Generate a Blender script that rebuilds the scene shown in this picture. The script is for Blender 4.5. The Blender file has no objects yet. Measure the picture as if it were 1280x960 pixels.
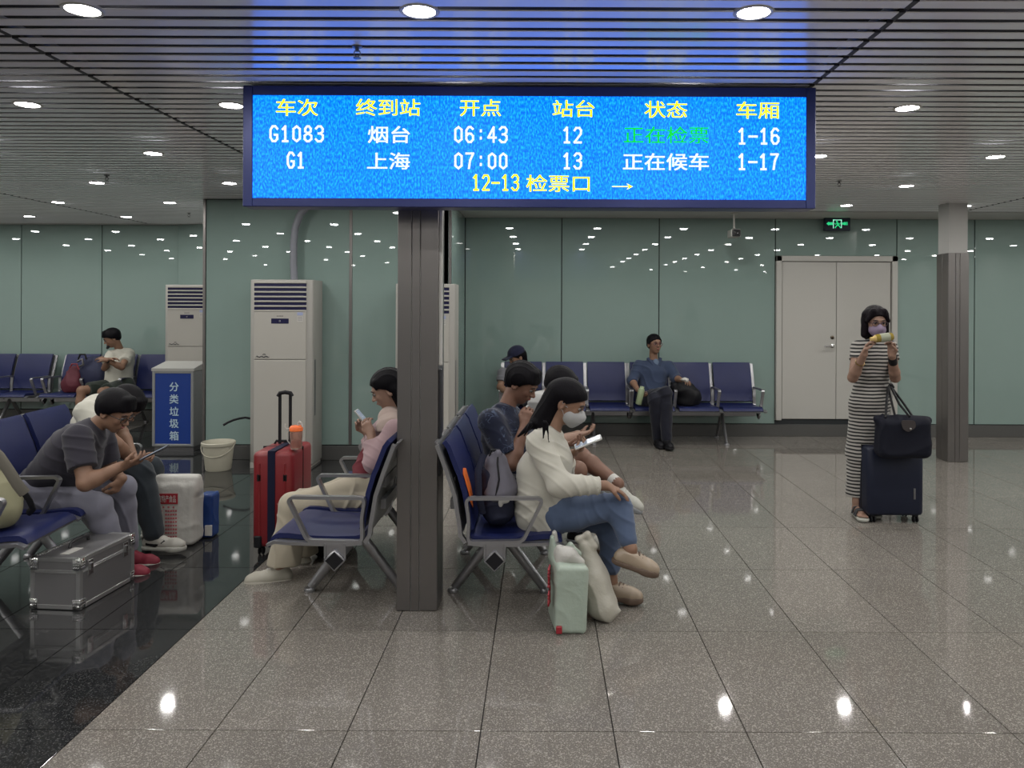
import bpy, bmesh, math, random
import numpy as np
from mathutils import Vector, Matrix, Euler

random.seed(7)
scene = bpy.context.scene
COL = scene.collection
PI = math.pi

# ------------------------------------------------------------------ camera
FPX = 962.0
CAMZ = 1.6
VPX, VPY = 677.0, 381.0
ROLL = 0.004
cam = bpy.data.cameras.new('camera')
cam.sensor_width = 36.0
cam.lens = FPX / 1280.0 * 36.0
cam.shift_x = -(VPX - 640.0) / 1280.0
cam.shift_y = -(480.0 - VPY) / 1280.0
cam.clip_start = 0.05
cam_o = bpy.data.objects.new('camera', cam)
COL.objects.link(cam_o)
cam_o.matrix_world = Matrix.Translation((0, 0, CAMZ)) @ Matrix.Rotation(PI/2, 4, 'X') @ Matrix.Rotation(ROLL, 4, 'Z')
scene.camera = cam_o

# ------------------------------------------------------------------ world, exposure
world = bpy.data.worlds.new('world')
scene.world = world
world.use_nodes = True
world.node_tree.nodes['Background'].inputs[0].default_value = (0.85, 0.9, 1.0, 1)
world.node_tree.nodes['Background'].inputs[1].default_value = 0.02
vs = scene.view_settings
vs.view_transform = 'Standard'
vs.look = 'None'
vs.gamma = 1.0
vs.exposure = 0.0
vs.use_curve_mapping = False
scene.cycles.max_bounces = 8
scene.cycles.sample_clamp_indirect = 4.0
LAMP_W = 5.6       # watts of each recessed downlight
SCREEN_E = 1.25


def P(x, y, D):
    """pixel of the 1280x960 photograph at depth D -> world point"""
    dx, dy = x - VPX, y - VPY
    X = dx + ROLL * dy
    Y = dy - ROLL * dx
    return Vector((X * D / FPX, D, CAMZ - Y * D / FPX))


# ------------------------------------------------------------------ object helpers
def tag(o, label=None, cat=None, group=None, kind=None):
    if label: o['label'] = label
    if cat: o['category'] = cat
    if group: o['group'] = group
    if kind: o['kind'] = kind
    return o


def empty(name, loc=(0, 0, 0), rz=0.0, label=None, cat=None, group=None):
    o = bpy.data.objects.new(name, None)
    o.empty_display_size = 0.1
    COL.objects.link(o)
    o.location = loc
    o.rotation_euler = (0, 0, rz)
    return tag(o, label, cat, group)


def link(name, me, m=None, parent=None, smooth=False):
    if m is not None:
        for mm in (m if isinstance(m, (list, tuple)) else [m]):
            me.materials.append(mm)
    if smooth:
        me.polygons.foreach_set('use_smooth', [True] * len(me.polygons))
        try:
            me.set_sharp_from_angle(angle=math.radians(smooth if smooth is not True else 50))
        except Exception:
            pass
    o = bpy.data.objects.new(name, me)
    COL.objects.link(o)
    if parent is not None:
        o.parent = parent
    return o


def obj(name, bm, m=None, parent=None, smooth=False):
    me = bpy.data.meshes.new(name)
    bm.to_mesh(me)
    bm.free()
    return link(name, me, m, parent, smooth)


def copy_tree(o, parent=None):
    c = o.copy()
    COL.objects.link(c)
    c.parent = parent
    for ch in list(o.children):
        copy_tree(ch, c)
    return c


def NB():
    return bmesh.new()


def box(bm, x0, x1, y0, y1, z0, z1, bev=0.0, seg=1, mat=0, M=None):
    vs_ = [bm.verts.new(v) for v in [(x0, y0, z0), (x1, y0, z0), (x1, y1, z0), (x0, y1, z0),
                                     (x0, y0, z1), (x1, y0, z1), (x1, y1, z1), (x0, y1, z1)]]
    fs = [bm.faces.new([vs_[i] for i in f]) for f in
          [(0, 3, 2, 1), (4, 5, 6, 7), (0, 1, 5, 4), (1, 2, 6, 5), (2, 3, 7, 6), (3, 0, 4, 7)]]
    for f in fs: f.material_index = mat
    if M is not None:
        bmesh.ops.transform(bm, matrix=M, verts=vs_)
    if bev > 0:
        es = list({e for f in fs for e in f.edges})
        bmesh.ops.bevel(bm, geom=es, offset=bev, segments=seg, affect='EDGES', profile=0.5, material=-1)
    return bm


def tube(bm, pts, r, seg=10, cyc=False, r2=None, flat=None, mat=0):
    """tube along points. r may be a list. flat=(axis vector, factor) squeezes the section"""
    pts = [Vector(p) for p in pts]
    n = len(pts)
    rs = r if isinstance(r, (list, tuple)) else [r] * n
    rings = []
    up = Vector((0, 0, 1))
    prev = None
    for i, p in enumerate(pts):
        if cyc:
            d = (pts[(i+1) % n] - pts[i-1]).normalized()
        else:
            d = (pts[min(i+1, n-1)] - pts[max(i-1, 0)]).normalized()
        if prev is None:
            a = up if abs(d.dot(up)) < 0.9 else Vector((1, 0, 0))
            s = d.cross(a).normalized()
        else:
            s = (prev - d * prev.dot(d)).normalized()
        prev = s
        t = d.cross(s)
        ring = []
        for k in range(seg):
            an = 2 * PI * k / seg
            off = s * math.cos(an) * rs[i] + t * math.sin(an) * rs[i]
            if flat:
                ax = Vector(flat[0]).normalized()
                off = off + ax * off.dot(ax) * (flat[1] - 1)
            ring.append(bm.verts.new(p + off))
        rings.append(ring)
    for i in range(n if cyc else n - 1):
        A, B = rings[i], rings[(i+1) % n]
        for k in range(seg):
            f = bm.faces.new((A[k], A[(k+1) % seg], B[(k+1) % seg], B[k]))
            f.material_index = mat
    if not cyc:
        for R in (rings[0][::-1], rings[-1]):
            f = bm.faces.new(R); f.material_index = mat
    return bm


def fix(bm):
    bmesh.ops.recalc_face_normals(bm, faces=bm.faces)
    return bm


def rounded(pts, rad, seg=5):
    """round the corners of a polyline given as (a, b) pairs, closed"""
    out = []
    n = len(pts)
    for i in range(n):
        p0, p1, p2 = Vector(pts[i-1]), Vector(pts[i]), Vector(pts[(i+1) % n])
        r = min(rad, (p0-p1).length*0.45, (p2-p1).length*0.45)
        a = p1 + (p0-p1).normalized()*r
        b = p1 + (p2-p1).normalized()*r
        for k in range(seg+1):
            t = k/seg
            out.append(a*(1-t)**2 + p1*2*t*(1-t) + b*t*t)
    return out


def prism(bm, poly, axis, a, b, mat=0, bev=0.0):
    """extrude 2D polygon along axis ('x','y','z') from a to b"""
    def v3(p, t):
        if axis == 'y': return (p[0], t, p[1])
        if axis == 'x': return (t, p[0], p[1])
        return (p[0], p[1], t)
    A = [bm.verts.new(v3(p, a)) for p in poly]
    B = [bm.verts.new(v3(p, b)) for p in poly]
    fs = [bm.faces.new(A), bm.faces.new(B[::-1])]
    n = len(poly)
    for i in range(n):
        fs.append(bm.faces.new((A[i], B[i], B[(i+1) % n], A[(i+1) % n])))
    for f in fs: f.material_index = mat
    bmesh.ops.recalc_face_normals(bm, faces=fs)
    if bev:
        es = list({e for f in fs[:2] for e in f.edges})
        bmesh.ops.bevel(bm, geom=es, offset=bev, segments=2, affect='EDGES', profile=0.5, material=-1)
    return bm


def lathe(bm, prof, seg=24, c=(0, 0, 0), mat=0, M=None):
    rings = []
    allv = []
    for r, z in prof:
        if r < 1e-5:
            v = [bm.verts.new((c[0], c[1], c[2]+z))]
        else:
            v = [bm.verts.new((c[0]+r*math.cos(2*PI*k/seg), c[1]+r*math.sin(2*PI*k/seg), c[2]+z)) for k in range(seg)]
        rings.append(v); allv += v
    for A, B in zip(rings, rings[1:]):
        for k in range(seg):
            if len(A) == 1 and len(B) == 1: continue
            if len(A) == 1: f = bm.faces.new((A[0], B[k], B[(k+1) % seg]))
            elif len(B) == 1: f = bm.faces.new((A[k], A[(k+1) % seg], B[0]))
            else: f = bm.faces.new((A[k], A[(k+1) % seg], B[(k+1) % seg], B[k]))
            f.material_index = mat
    if M is not None:
        bmesh.ops.transform(bm, matrix=M, verts=allv)
    return bm


# ------------------------------------------------------------------ materials
def mat(name, color, rough=0.5, metal=0.0, spec=0.5, bump=None, coat=0.0, emit=None, var=None, alpha=1.0,
        trans=0.0, sheen=0.0):
    m = bpy.data.materials.new(name)
    m.use_nodes = True
    nt = m.node_tree
    b = nt.nodes['Principled BSDF']
    b.inputs['Base Color'].default_value = (*color, 1)
    b.inputs['Roughness'].default_value = rough
    b.inputs['Metallic'].default_value = metal
    b.inputs['Specular IOR Level'].default_value = spec
    b.inputs['Coat Weight'].default_value = coat
    b.inputs['Sheen Weight'].default_value = sheen
    b.inputs['Transmission Weight'].default_value = trans
    b.inputs['Alpha'].default_value = alpha
    if emit:
        b.inputs['Emission Color'].default_value = (*emit[0], 1)
        b.inputs['Emission Strength'].default_value = emit[1]
    tc = None
    if bump or var:
        tc = nt.nodes.new('ShaderNodeTexCoord')
    if var:     # (scale, amount): gentle tone variation of the surface colour
        n = nt.nodes.new('ShaderNodeTexNoise')
        n.inputs['Scale'].default_value = var[0]
        n.inputs['Detail'].default_value = 4
        nt.links.new(tc.outputs['Object'], n.inputs['Vector'])
        mx = nt.nodes.new('ShaderNodeMix'); mx.data_type = 'RGBA'
        k0, k1 = 1-var[1], 1+var[1]
        mx.inputs[6].default_value = (*[c*k0 for c in color], 1)
        mx.inputs[7].default_value = (*[min(1, c*k1) for c in color], 1)
        nt.links.new(n.outputs['Fac'], mx.inputs[0])
        nt.links.new(mx.outputs[2], b.inputs['Base Color'])
    if bump:    # (scale, strength, distance, stretch)
        n = nt.nodes.new('ShaderNodeTexNoise')
        n.inputs['Scale'].default_value = bump[0]
        n.inputs['Detail'].default_value = 3
        mp = nt.nodes.new('ShaderNodeMapping')
        mp.inputs['Scale'].default_value = bump[3] if len(bump) > 3 else (1, 1, 1)
        nt.links.new(tc.outputs['Object'], mp.inputs['Vector'])
        nt.links.new(mp.outputs[0], n.inputs['Vector'])
        bp = nt.nodes.new('ShaderNodeBump')
        bp.inputs['Strength'].default_value = bump[1]
        bp.inputs['Distance'].default_value = bump[2]
        nt.links.new(n.outputs['Fac'], bp.inputs['Height'])
        nt.links.new(bp.outputs[0], b.inputs['Normal'])
    return m


def granite(name, dark, light, speck, rough):
    m = mat(name, light, rough)
    nt = m.node_tree; b = nt.nodes['Principled BSDF']
    g = nt.nodes.new('ShaderNodeNewGeometry')
    oi = nt.nodes.new('ShaderNodeObjectInfo')
    n1 = nt.nodes.new('ShaderNodeTexNoise'); n1.inputs['Scale'].default_value = 210; n1.inputs['Detail'].default_value = 3
    n2 = nt.nodes.new('ShaderNodeTexVoronoi'); n2.inputs['Scale'].default_value = 230
    n3 = nt.nodes.new('ShaderNodeTexNoise'); n3.inputs['Scale'].default_value = 1.3; n3.inputs['Detail'].default_value = 3
    for n in (n1, n2, n3): nt.links.new(g.outputs['Position'], n.inputs['Vector'])
    cr = nt.nodes.new('ShaderNodeValToRGB')
    cr.color_ramp.elements[0].position = 0.36; cr.color_ramp.elements[0].color = (*dark, 1)
    cr.color_ramp.elements[1].position = 0.62; cr.color_ramp.elements[1].color = (*light, 1)
    nt.links.new(n1.outputs['Fac'], cr.inputs[0])
    sp = nt.nodes.new('ShaderNodeSeparateColor'); nt.links.new(n2.outputs['Color'], sp.inputs[0])
    lt = nt.nodes.new('ShaderNodeMath'); lt.operation = 'GREATER_THAN'; lt.inputs[1].default_value = 0.84
    nt.links.new(sp.outputs[0], lt.inputs[0])
    mx = nt.nodes.new('ShaderNodeMix'); mx.data_type = 'RGBA'
    nt.links.new(lt.outputs[0], mx.inputs[0]); nt.links.new(cr.outputs[0], mx.inputs[6])
    mx.inputs[7].default_value = (*speck, 1)
    # each slab a touch different, plus slow cloudiness
    hs = nt.nodes.new('ShaderNodeHueSaturation')
    ma = nt.nodes.new('ShaderNodeMath'); ma.operation = 'MULTIPLY_ADD'; ma.inputs[1].default_value = 0.12; ma.inputs[2].default_value = 0.82
    nt.links.new(oi.outputs['Random'], ma.inputs[0])
    mb = nt.nodes.new('ShaderNodeMath'); mb.operation = 'MULTIPLY_ADD'; mb.inputs[1].default_value = 0.25
    nt.links.new(n3.outputs['Fac'], mb.inputs[0]); nt.links.new(ma.outputs[0], mb.inputs[2])
    nt.links.new(mb.outputs[0], hs.inputs['Value']); nt.links.new(mx.outputs[2], hs.inputs['Color'])
    nt.links.new(hs.outputs[0], b.inputs['Base Color'])
    # faint waviness of the polish
    bp = nt.nodes.new('ShaderNodeBump'); bp.inputs['Strength'].default_value = 0.05; bp.inputs['Distance'].default_value = 0.002
    n4 = nt.nodes.new('ShaderNodeTexNoise'); n4.inputs['Scale'].default_value = 6
    nt.links.new(g.outputs['Position'], n4.inputs['Vector']); nt.links.new(n4.outputs['Fac'], bp.inputs['Height'])
    nt.links.new(bp.outputs[0], b.inputs['Normal'])
    return m


M_LIGHT = granite('light_granite', (0.105, 0.094, 0.082), (0.205, 0.188, 0.168), (0.30, 0.28, 0.25), 0.05)
M_DARK = granite('dark_granite', (0.008, 0.0085, 0.009), (0.022, 0.023, 0.0235), (0.055, 0.055, 0.055), 0.05)
M_JOINT = mat('joint', (0.05, 0.046, 0.042), 0.8)
M_GLASS = mat('back_painted_glass', (0.222, 0.302, 0.278), 0.012, spec=0.75, var=(0.5, 0.05))
M_GJOINT = mat('dark_joint', (0.02, 0.025, 0.028), 0.5)
M_STEELD = mat('brushed_steel', (0.21, 0.198, 0.192), 0.34, 0.85, bump=(60, 0.15, 0.0006, (6, 6, 0.15)), var=(2, 0.08))
M_STEEL = mat('bright_steel', (0.62, 0.62, 0.62), 0.25, 1.0)
M_BASE = mat('skirting', (0.13, 0.13, 0.125), 0.3, 0.5)
M_SLAT = mat('ceiling_slat', (0.88, 0.87, 0.89), 0.16, 0.0, spec=0.8)
M_PLEN = mat('plenum', (0.05, 0.05, 0.06), 0.9)
M_RAIL = mat('carrier_rail', (0.30, 0.30, 0.32), 0.5)
M_GAPSHADE = mat('joint_gap_shade', (0.03, 0.03, 0.035), 0.6)  # darkness of the open slat joints, put into a colour
M_WHITE = mat('white_paint', (0.48, 0.47, 0.44), 0.45)
M_DOOR = mat('door_paint', (0.43, 0.42, 0.39), 0.4, var=(1.5, 0.02))
M_PLASTER = mat('plaster', (0.44, 0.435, 0.42), 0.8)
M_WALL = mat('wall_paint', (0.42, 0.43, 0.42), 0.7)
M_BLACK = mat('black_plastic', (0.012, 0.012, 0.014), 0.4)
M_GLAREF = mat('glare_tinted_housing', (0.025, 0.035, 0.14), 0.35, 0.3)  # dark housing, its blue strengthened to imitate glare from the screen
M_LAMP = mat('lamp_glow', (1, 1, 1), 0.4, emit=((1.0, 0.99, 0.97), 45.0))

# ------------------------------------------------------------------ the room
BACK, HC = 9.44, 1.07            # back wall depth, ceiling height above the eye
ZC = CAMZ + HC
XL, XR, YN, YF = -10.0, 8.6, -6.5, 10.6
BX0, BX1, BY = -3.46, -0.94, 7.9     # the projecting wall

# floor: structural slab, tiles as its parts
bm = NB(); box(bm, XL-0.3, XR+0.3, YN-0.3, YF+0.4, -0.15, -0.012)
floor = tag(obj('floor', bm, M_JOINT), kind='structure')
TW, TD = 0.498, 0.889
X0T, Y0T = -1.716, 2.887


def seen(x0, x1, y0, y1):
    ys = max(y0, 2.62)
    if y1 < 2.68: return False
    for y in (ys, y1):
        a = VPX + x0*FPX/y; b = VPX + x1*FPX/y
        if b > 0 and a < 1280: return True
    return False


def tile_mesh(w, d):
    b_ = NB()
    box(b_, 0, w, 0, d, -0.012, 0.0)
    top = [e for e in b_.edges if all(v.co.z > -0.001 for v in e.verts)]
    bmesh.ops.bevel(b_, geom=top, offset=0.0006, segments=1, affect='EDGES')
    me = bpy.data.meshes.new('floor_tile')
    b_.to_mesh(me); b_.free()
    return me


G = 0.0022
tmesh = {}
rest = {'l': NB(), 'd': NB()}
ntile = 0
for j in range(-17, 22):
    x0 = X0T + j*TW
    if x0+TW > XR or x0 < XL: continue
    dark = (-7 <= j < 0)
    for k in range(-10, 9):
        y0 = Y0T + k*TD
        y1 = y0 + TD
        back = BACK if x0 > BX1-0.3 else (BY if x0 > BX0-0.2 else YF)
        if y0 > back-0.05 or y1 < YN: continue
        key = 'd' if dark else 'l'
        y1c = min(y1, back)
        if seen(x0, x0+TW, y0, y1c) and ntile < 300:
            mk = (key, round(y1c-y0, 3))
            if mk not in tmesh:
                tmesh[mk] = tile_mesh(TW-2*G, (y1c-y0)-2*G)
                tmesh[mk].materials.append(M_DARK if dark else M_LIGHT)
            t = bpy.data.objects.new('floor_tile', tmesh[mk])
            COL.objects.link(t); t.parent = floor
            t.location = (x0+G, y0+G, 0)
            ntile += 1
        else:
            box(rest[key], x0+G, x0+TW-G, y0+G, y1c-G, -0.012, 0)
r1 = tag(obj('floor_tile', rest['l'], M_LIGHT, floor), kind='stuff')
r2 = tag(obj('floor_tile', rest['d'], M_DARK, floor), kind='stuff')

# ceiling: plenum slab, slats, carrier rails, plain border
bm = NB(); box(bm, XL-0.3, XR+0.3, YN-0.3, YF+0.4, ZC+0.10, ZC+0.2)
ceil = tag(obj('ceiling', bm, M_PLEN), kind='structure')
PITCH, SW = 0.104, 0.066
JX = [XL, -8.5, -5.30, -2.135, 1.31, 4.75, XR]
LIGHTX = [-8.75, -7.55, -6.35, -5.15, -3.96, -2.78, -1.68, -0.45, 0.77, 1.97, 3.24, 4.5, 5.75, 7.0, 8.2]
LIGHTY = [2.81 + 1.345*k for k in range(-6, 6)]
slm = {}
rs = NB()
nsl = 0
y = 2.70 - PITCH*88
while y < YF - 0.05:
    y1 = y + SW
    for a, b_ in zip(JX, JX[1:]):
        # the slats stop at the plain border along the right-hand back wall and at the projecting wall
        segs = [(a, b_)]
        if y1 > 8.72 :
            segs = [(a, min(b_, BX0))] if a < BX0 else []
        elif y1 > BY:
            segs = [(a, min(b_, BX0))] if a < BX0 else []
            if b_ > BX1: segs.append((max(a, BX1), b_))
        for s0, s1 in segs:
            if s1 - s0 < 0.05: continue
            ym = max(y, 2.4)
            xa, xb = VPX + s0*FPX/ym, VPX + s1*FPX/ym
            if y1 > 2.45 and xb > -150 and xa < 1400 and nsl < 296:
                k_ = (round(s0, 3), round(s1, 3))
                if k_ not in slm:
                    q = NB()
                    prism(q, [(0, 0.003), (0.002, 0), (SW-0.002, 0), (SW, 0.003), (SW-0.003, 0.006), (0.003, 0.006)], 'x', s0+0.012, s1-0.012)
                    me = bpy.data.meshes.new('ceiling_slat'); q.to_mesh(me); q.free(); me.materials.append(M_SLAT)
                    slm[k_] = me
                o = bpy.data.objects.new('ceiling_slat', slm[k_]); COL.objects.link(o)
                o.parent = ceil; o.location = (0, y, ZC)
                nsl += 1
            else:
                box(rs, s0+0.012, s1-0.012, y, y1, ZC, ZC+0.004)
    y += PITCH
tag(obj('ceiling_slat', rs, M_SLAT, ceil), kind='stuff')
for jx in JX[1:-1]:
    q = NB()
    ye = YF if jx < BX0 else (BY if jx < BX1 else 8.72)
    box(q, jx-0.03, jx+0.03, YN, ye, ZC+0.016, ZC+0.05)
    obj('carrier_rail', q, M_RAIL, ceil)
    q = NB(); y = 2.70 - PITCH*88
    while y < ye-0.1:
        box(q, jx-0.011, jx+0.011, y-0.004, y+SW+0.004, ZC-0.001, ZC+0.014)
        y += PITCH
    tag(obj('joint_gap_shade', q, M_GAPSHADE, ceil), kind='stuff')  # dark boxes imitate the shaded plenum seen between slat ends
bm = NB(); box(bm, BX1, XR, 8.74, BACK, ZC-0.004, ZC+0.02)
tag(obj('trim_1', bm, M_PLASTER), kind='structure')
bm = NB(); box(bm, XL, BX0, YF-0.28, YF, ZC-0.004, ZC+0.02)
tag(obj('trim_2', bm, M_PLASTER), kind='structure')

# glass walls: backing + one object per glass panel + skirting
ZB = 0.155


def glass_wall(name, pts, joints, zt=ZC, door=None, jw=0.012):
    """wall from pts[0] to pts[1] (x,y), joints = distances along it"""
    a, b_ = Vector((*pts[0], 0)), Vector((*pts[1], 0))
    L = (b_-a).length
    d = (b_-a).normalized()
    nrm = Vector((d.y, -d.x, 0))         # towards the room
    Mx = Matrix((( d.x, nrm.x, 0, a.x), (d.y, nrm.y, 0, a.y), (0, 0, 1, 0), (0, 0, 0, 1)))
    q = NB(); box(q, 0, L, -0.14, -0.02, 0, zt+0.1, M=Mx)
    w = tag(obj(name, fix(q), M_GJOINT), kind='structure')
    js = [0.0] + joints + [L]
    for s0, s1 in zip(js, js[1:]):
        if door and abs(s0-door[0]) < 0.02:
            z0 = door[1]
        else:
            z0 = ZB
        q = NB(); box(q, s0+jw/2, s1-jw/2, -0.018, 0.0, z0, zt-0.004, bev=0.002, M=Mx)
        obj('glass_panel', fix(q), M_GLASS, w)
    return w, Mx, L


def skirting(name, pts, proud=0.012, h=ZB-0.01):
    a, b_ = Vector((*pts[0], 0)), Vector((*pts[1], 0))
    L = (b_-a).length; d = (b_-a).normalized(); nrm = Vector((d.y, -d.x, 0))
    Mx = Matrix(((d.x, nrm.x, 0, a.x), (d.y, nrm.y, 0, a.y), (0, 0, 1, 0), (0, 0, 0, 1)))
    q = NB(); box(q, 0, L, -0.018, proud, 0.0, h, bev=0.003, M=Mx)
    return tag(obj(name, fix(q), M_BASE), kind='structure')


DX0, DX1, DZ1 = 2.865, 4.355, 2.215
wb, _, _ = glass_wall('wall_back', ((BX1, BACK), (XR, BACK)),
                      [0.245-BX1, 1.44-BX1, DX0-BX1, DX1-BX1, 5.31-BX1, 6.5-BX1, 7.7-BX1], door=(DX0-BX1, DZ1))
skirting('baseboard_back', ((BX1, BACK), (XR, BACK)))
wp, _, _ = glass_wall('wall_center', ((BX0, BY), (BX1, BY)), [1.50], jw=0.03)
skirting('baseboard_center', ((BX0, BY), (BX1, BY)))
glass_wall('wall_center_side', ((BX1, BY), (BX1, BACK)), [])
skirting('baseboard_center_side', ((BX1, BY+0.02), (BX1, BACK)))
glass_wall('wall_recess', ((-4.95, 10.47), (BX0, 9.95)), [])
skirting('baseboard_recess', ((-4.95, 10.47), (BX0, 9.95)))
glass_wall('wall_far_left', ((XL, 10.5), (-4.95, 10.5)), [0.6, 1.75, 2.90, 4.0])
skirting('baseboard_far_left', ((XL, 10.5), (-4.95, 10.5)))
for nm, xx in (('trim_3', BX0), ('trim_4', BX1)):
    q = NB(); box(q, xx-0.014, xx+0.012, BY-0.012, BY+0.02, 0, ZC)
    tag(obj(nm, q, M_STEELD), kind='structure')
q = NB(); box(q, BX0+1.485, BX0+1.515, BY-0.006, BY+0.004, ZB, ZC-0.01)
tag(obj('trim_5', q, M_STEELD), kind='structure')
q = NB(); box(q, BX0-0.004, BX0+0.05, BY+0.025, 10.1, 0, ZC+0.1)
tag(obj('wall_center_flank', q, M_WALL), kind='structure')
for nm, c in (('wall_left', (XL-0.2, XL, YN, YF)), ('wall_right', (XR, XR+0.2, YN, YF)), ('wall_front', (XL, XR, YN-0.2, YN))):
    q = NB(); box(q, c[0], c[1], c[2], c[3], 0, ZC+0.1)
    tag(obj(nm, q, M_WALL), kind='structure')

# the double door
door = tag(empty('door_1', ((DX0+DX1)/2, BACK, 0)), kind='structure')
hw = (DX1-DX0)/2
q = NB()
for x0, x1, z0, z1 in ((-hw, -hw+0.075, 0.2, DZ1), (hw-0.075, hw, 0.2, DZ1), (-hw, hw, DZ1-0.07, DZ1)):
    box(q, x0+0.003, x1-0.003, -0.04, 0.05, z0, z1-0.003, bev=0.004)
obj('door_frame', q, M_DOOR, door)
for s in (-1, 1):
    q = NB(); box(q, min(0, s*(hw-0.078))+0.003, max(0, s*(hw-0.078))-0.003, -0.015, 0.03, 0.215, DZ1-0.076, bev=0.003)
    lf = obj('door_leaf', q, M_DOOR, door)
    if s == -1:
        q = NB()
        lathe(q, [(0, 0), (0.024, 0), (0.024, 0.008), (0.016, 0.012), (0, 0.012)], 20, M=Matrix.Translation((-0.05, -0.015, 1.11)) @ Matrix.Rotation(PI/2, 4, 'X'))
        lathe(q, [(0, 0), (0.01, 0), (0.01, 0.05), (0, 0.05)], 16, M=Matrix.Translation((-0.05, -0.015, 1.11)) @ Matrix.Rotation(PI/2, 4, 'X'))
        tube(q, [(-0.05, -0.06, 1.11), (-0.09, -0.062, 1.112), (-0.16, -0.058, 1.105)], [0.011, 0.010, 0.008], 12)
        obj('door_handle', fix(q), M_STEEL, lf, True)
        q = NB()
        lathe(q, [(0, 0), (0.022, 0), (0.022, 0.01), (0.012, 0.016), (0, 0.016)], 20, M=Matrix.Translation((-0.05, -0.015, 1.215)) @ Matrix.Rotation(PI/2, 4, 'X'))
        obj('lock', fix(q), mat('aged_brass', (0.10, 0.08, 0.06), 0.3, 0.9), lf, True)

# pillars
def pillar(name, x0, x1, y0, y1, zt, label):
    cx, cy = (x0+x1)/2, (y0+y1)/2
    w, d = (x1-x0)/2, (y1-y0)/2
    r = tag(empty(name, (cx, cy, 0)), label, 'pillar')
    q = NB(); box(q, -w+0.012, w-0.012, -d+0.012, d-0.012, 0, ZC+0.02)
    obj('pillar_core', q, M_PLASTER, r)
    # three cladding sheets per side with shadow joints
    for ax in (0, 1):
        L = w if ax == 0 else d
        for s in (-1, 1):
            cuts = [-L, -L*0.30, L*0.12, L] if (ax == 0) else [-L+0.006, 0.0, L-0.006]
            for a, b_ in zip(cuts, cuts[1:]):
                q = NB()
                if ax == 0: box(q, a+0.002, b_-0.002, s*d-0.005*(s+1), s*d+0.005*(1-s), 0.004, zt, bev=0.0015)
                else: box(q, s*w-0.005*(s+1), s*w+0.005*(1-s), a+0.002, b_-0.002, 0.004, zt, bev=0.0015)
                obj('steel_sheet', q, M_STEELD, r)
    return r


p1 = pillar('pillar', -0.752, -0.538, 4.01, 4.25, ZC-0.005, 'steel-clad square pillar standing directly below the blue departure display')
q = NB(); box(q, 0.107, 0.125, -0.10, -0.075, 1.28, 2.60, bev=0.003)
obj('cable_duct', q, M_WHITE, p1)
q = NB(); box(q, 0.107, 0.118, -0.112, -0.04, 0.70, 1.26, bev=0.003)
obj('access_cover', q, M_BLACK, p1)
pillar('pillar', 4.185, 4.40, 7.92, 8.16, 2.15, 'pillar with steel cladding below and bare white top, right of the double door')

# ------------------------------------------------------------------ downlights
def lamp_mesh():
    a = NB()
    lathe(a, [(0.057, 0.002), (0.059, -0.003), (0.070, -0.004), (0.074, 0.0), (0.072, 0.008), (0.057, 0.012)], 24)
    me = bpy.data.meshes.new('trim_ring'); fix(a).to_mesh(me); a.free(); me.materials.append(M_WHITE)
    b_ = NB()
    lathe(b_, [(0, -0.003), (0.045, -0.003), (0.057, -0.0015), (0.057, 0.01), (0, 0.01)], 24)
    me2 = bpy.data.meshes.new('diffuser'); fix(b_).to_mesh(me2); b_.free(); me2.materials.append(M_LAMP)
    return me, me2


ringm, diffm = lamp_mesh()
LD = bpy.data.lights.new('downlight', 'AREA')
LD.shape = 'DISK'; LD.size = 0.10; LD.energy = LAMP_W; LD.color = (1.0, 0.975, 0.93); LD.spread = math.radians(180)
ROWN = {2.81: 'nearest row', 4.155: 'second row', 5.5: 'third row', 6.845: 'fourth row', 8.19: 'fifth row', 9.535: 'sixth row'}
for yy in LIGHTY:
    cols = [x for i, x in enumerate(LIGHTX) if (yy > -0.5 or (i+int(round(yy/1.345))) % 2) and not (yy > BY-0.15 and BX0-0.3 < x < BX1+0.3) and not (yy > 9 and x > BX0-0.4)]
    vis = []
    for xx in cols:
        px = VPX + xx*FPX/yy if yy > 2.7 else -999
        py = VPY - HC*FPX/yy if yy > 0 else -99
        hid = (298 < px < 1016 and 106 < py < 262)
        vis.append(-15 < px < 1295 and not hid)
    shown = [x for x, v in zip(cols, vis) if v]
    for xx, v in zip(cols, vis):
        r = empty('ceiling_light', (xx, yy, ZC))
        if v:
            row = ROWN[min(ROWN, key=lambda k_: abs(k_-yy))]
            k_ = shown.index(xx); n_ = len(shown)
            word = ['leftmost', 'second from left', 'third from left', 'fourth from left', 'fifth from left', 'sixth from left', 'seventh from left', 'eighth from left'][k_]
            if k_ == n_-1: word = 'rightmost'
            tag(r, 'round recessed downlight in the %s from the camera, %s in view' % (row if row != 'nearest row' else 'row nearest', word), 'lamp', 'downlights in the slatted ceiling')
        else:
            tag(r, 'round recessed downlight out of view in the slatted ceiling', 'lamp', 'downlights out of view')
        a = link('trim_ring', ringm, None, r); b_ = link('diffuser', diffm, None, r)
        lo = bpy.data.objects.new('light_source', LD); COL.objects.link(lo); lo.parent = r; lo.location = (0, 0, -0.012)

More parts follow.
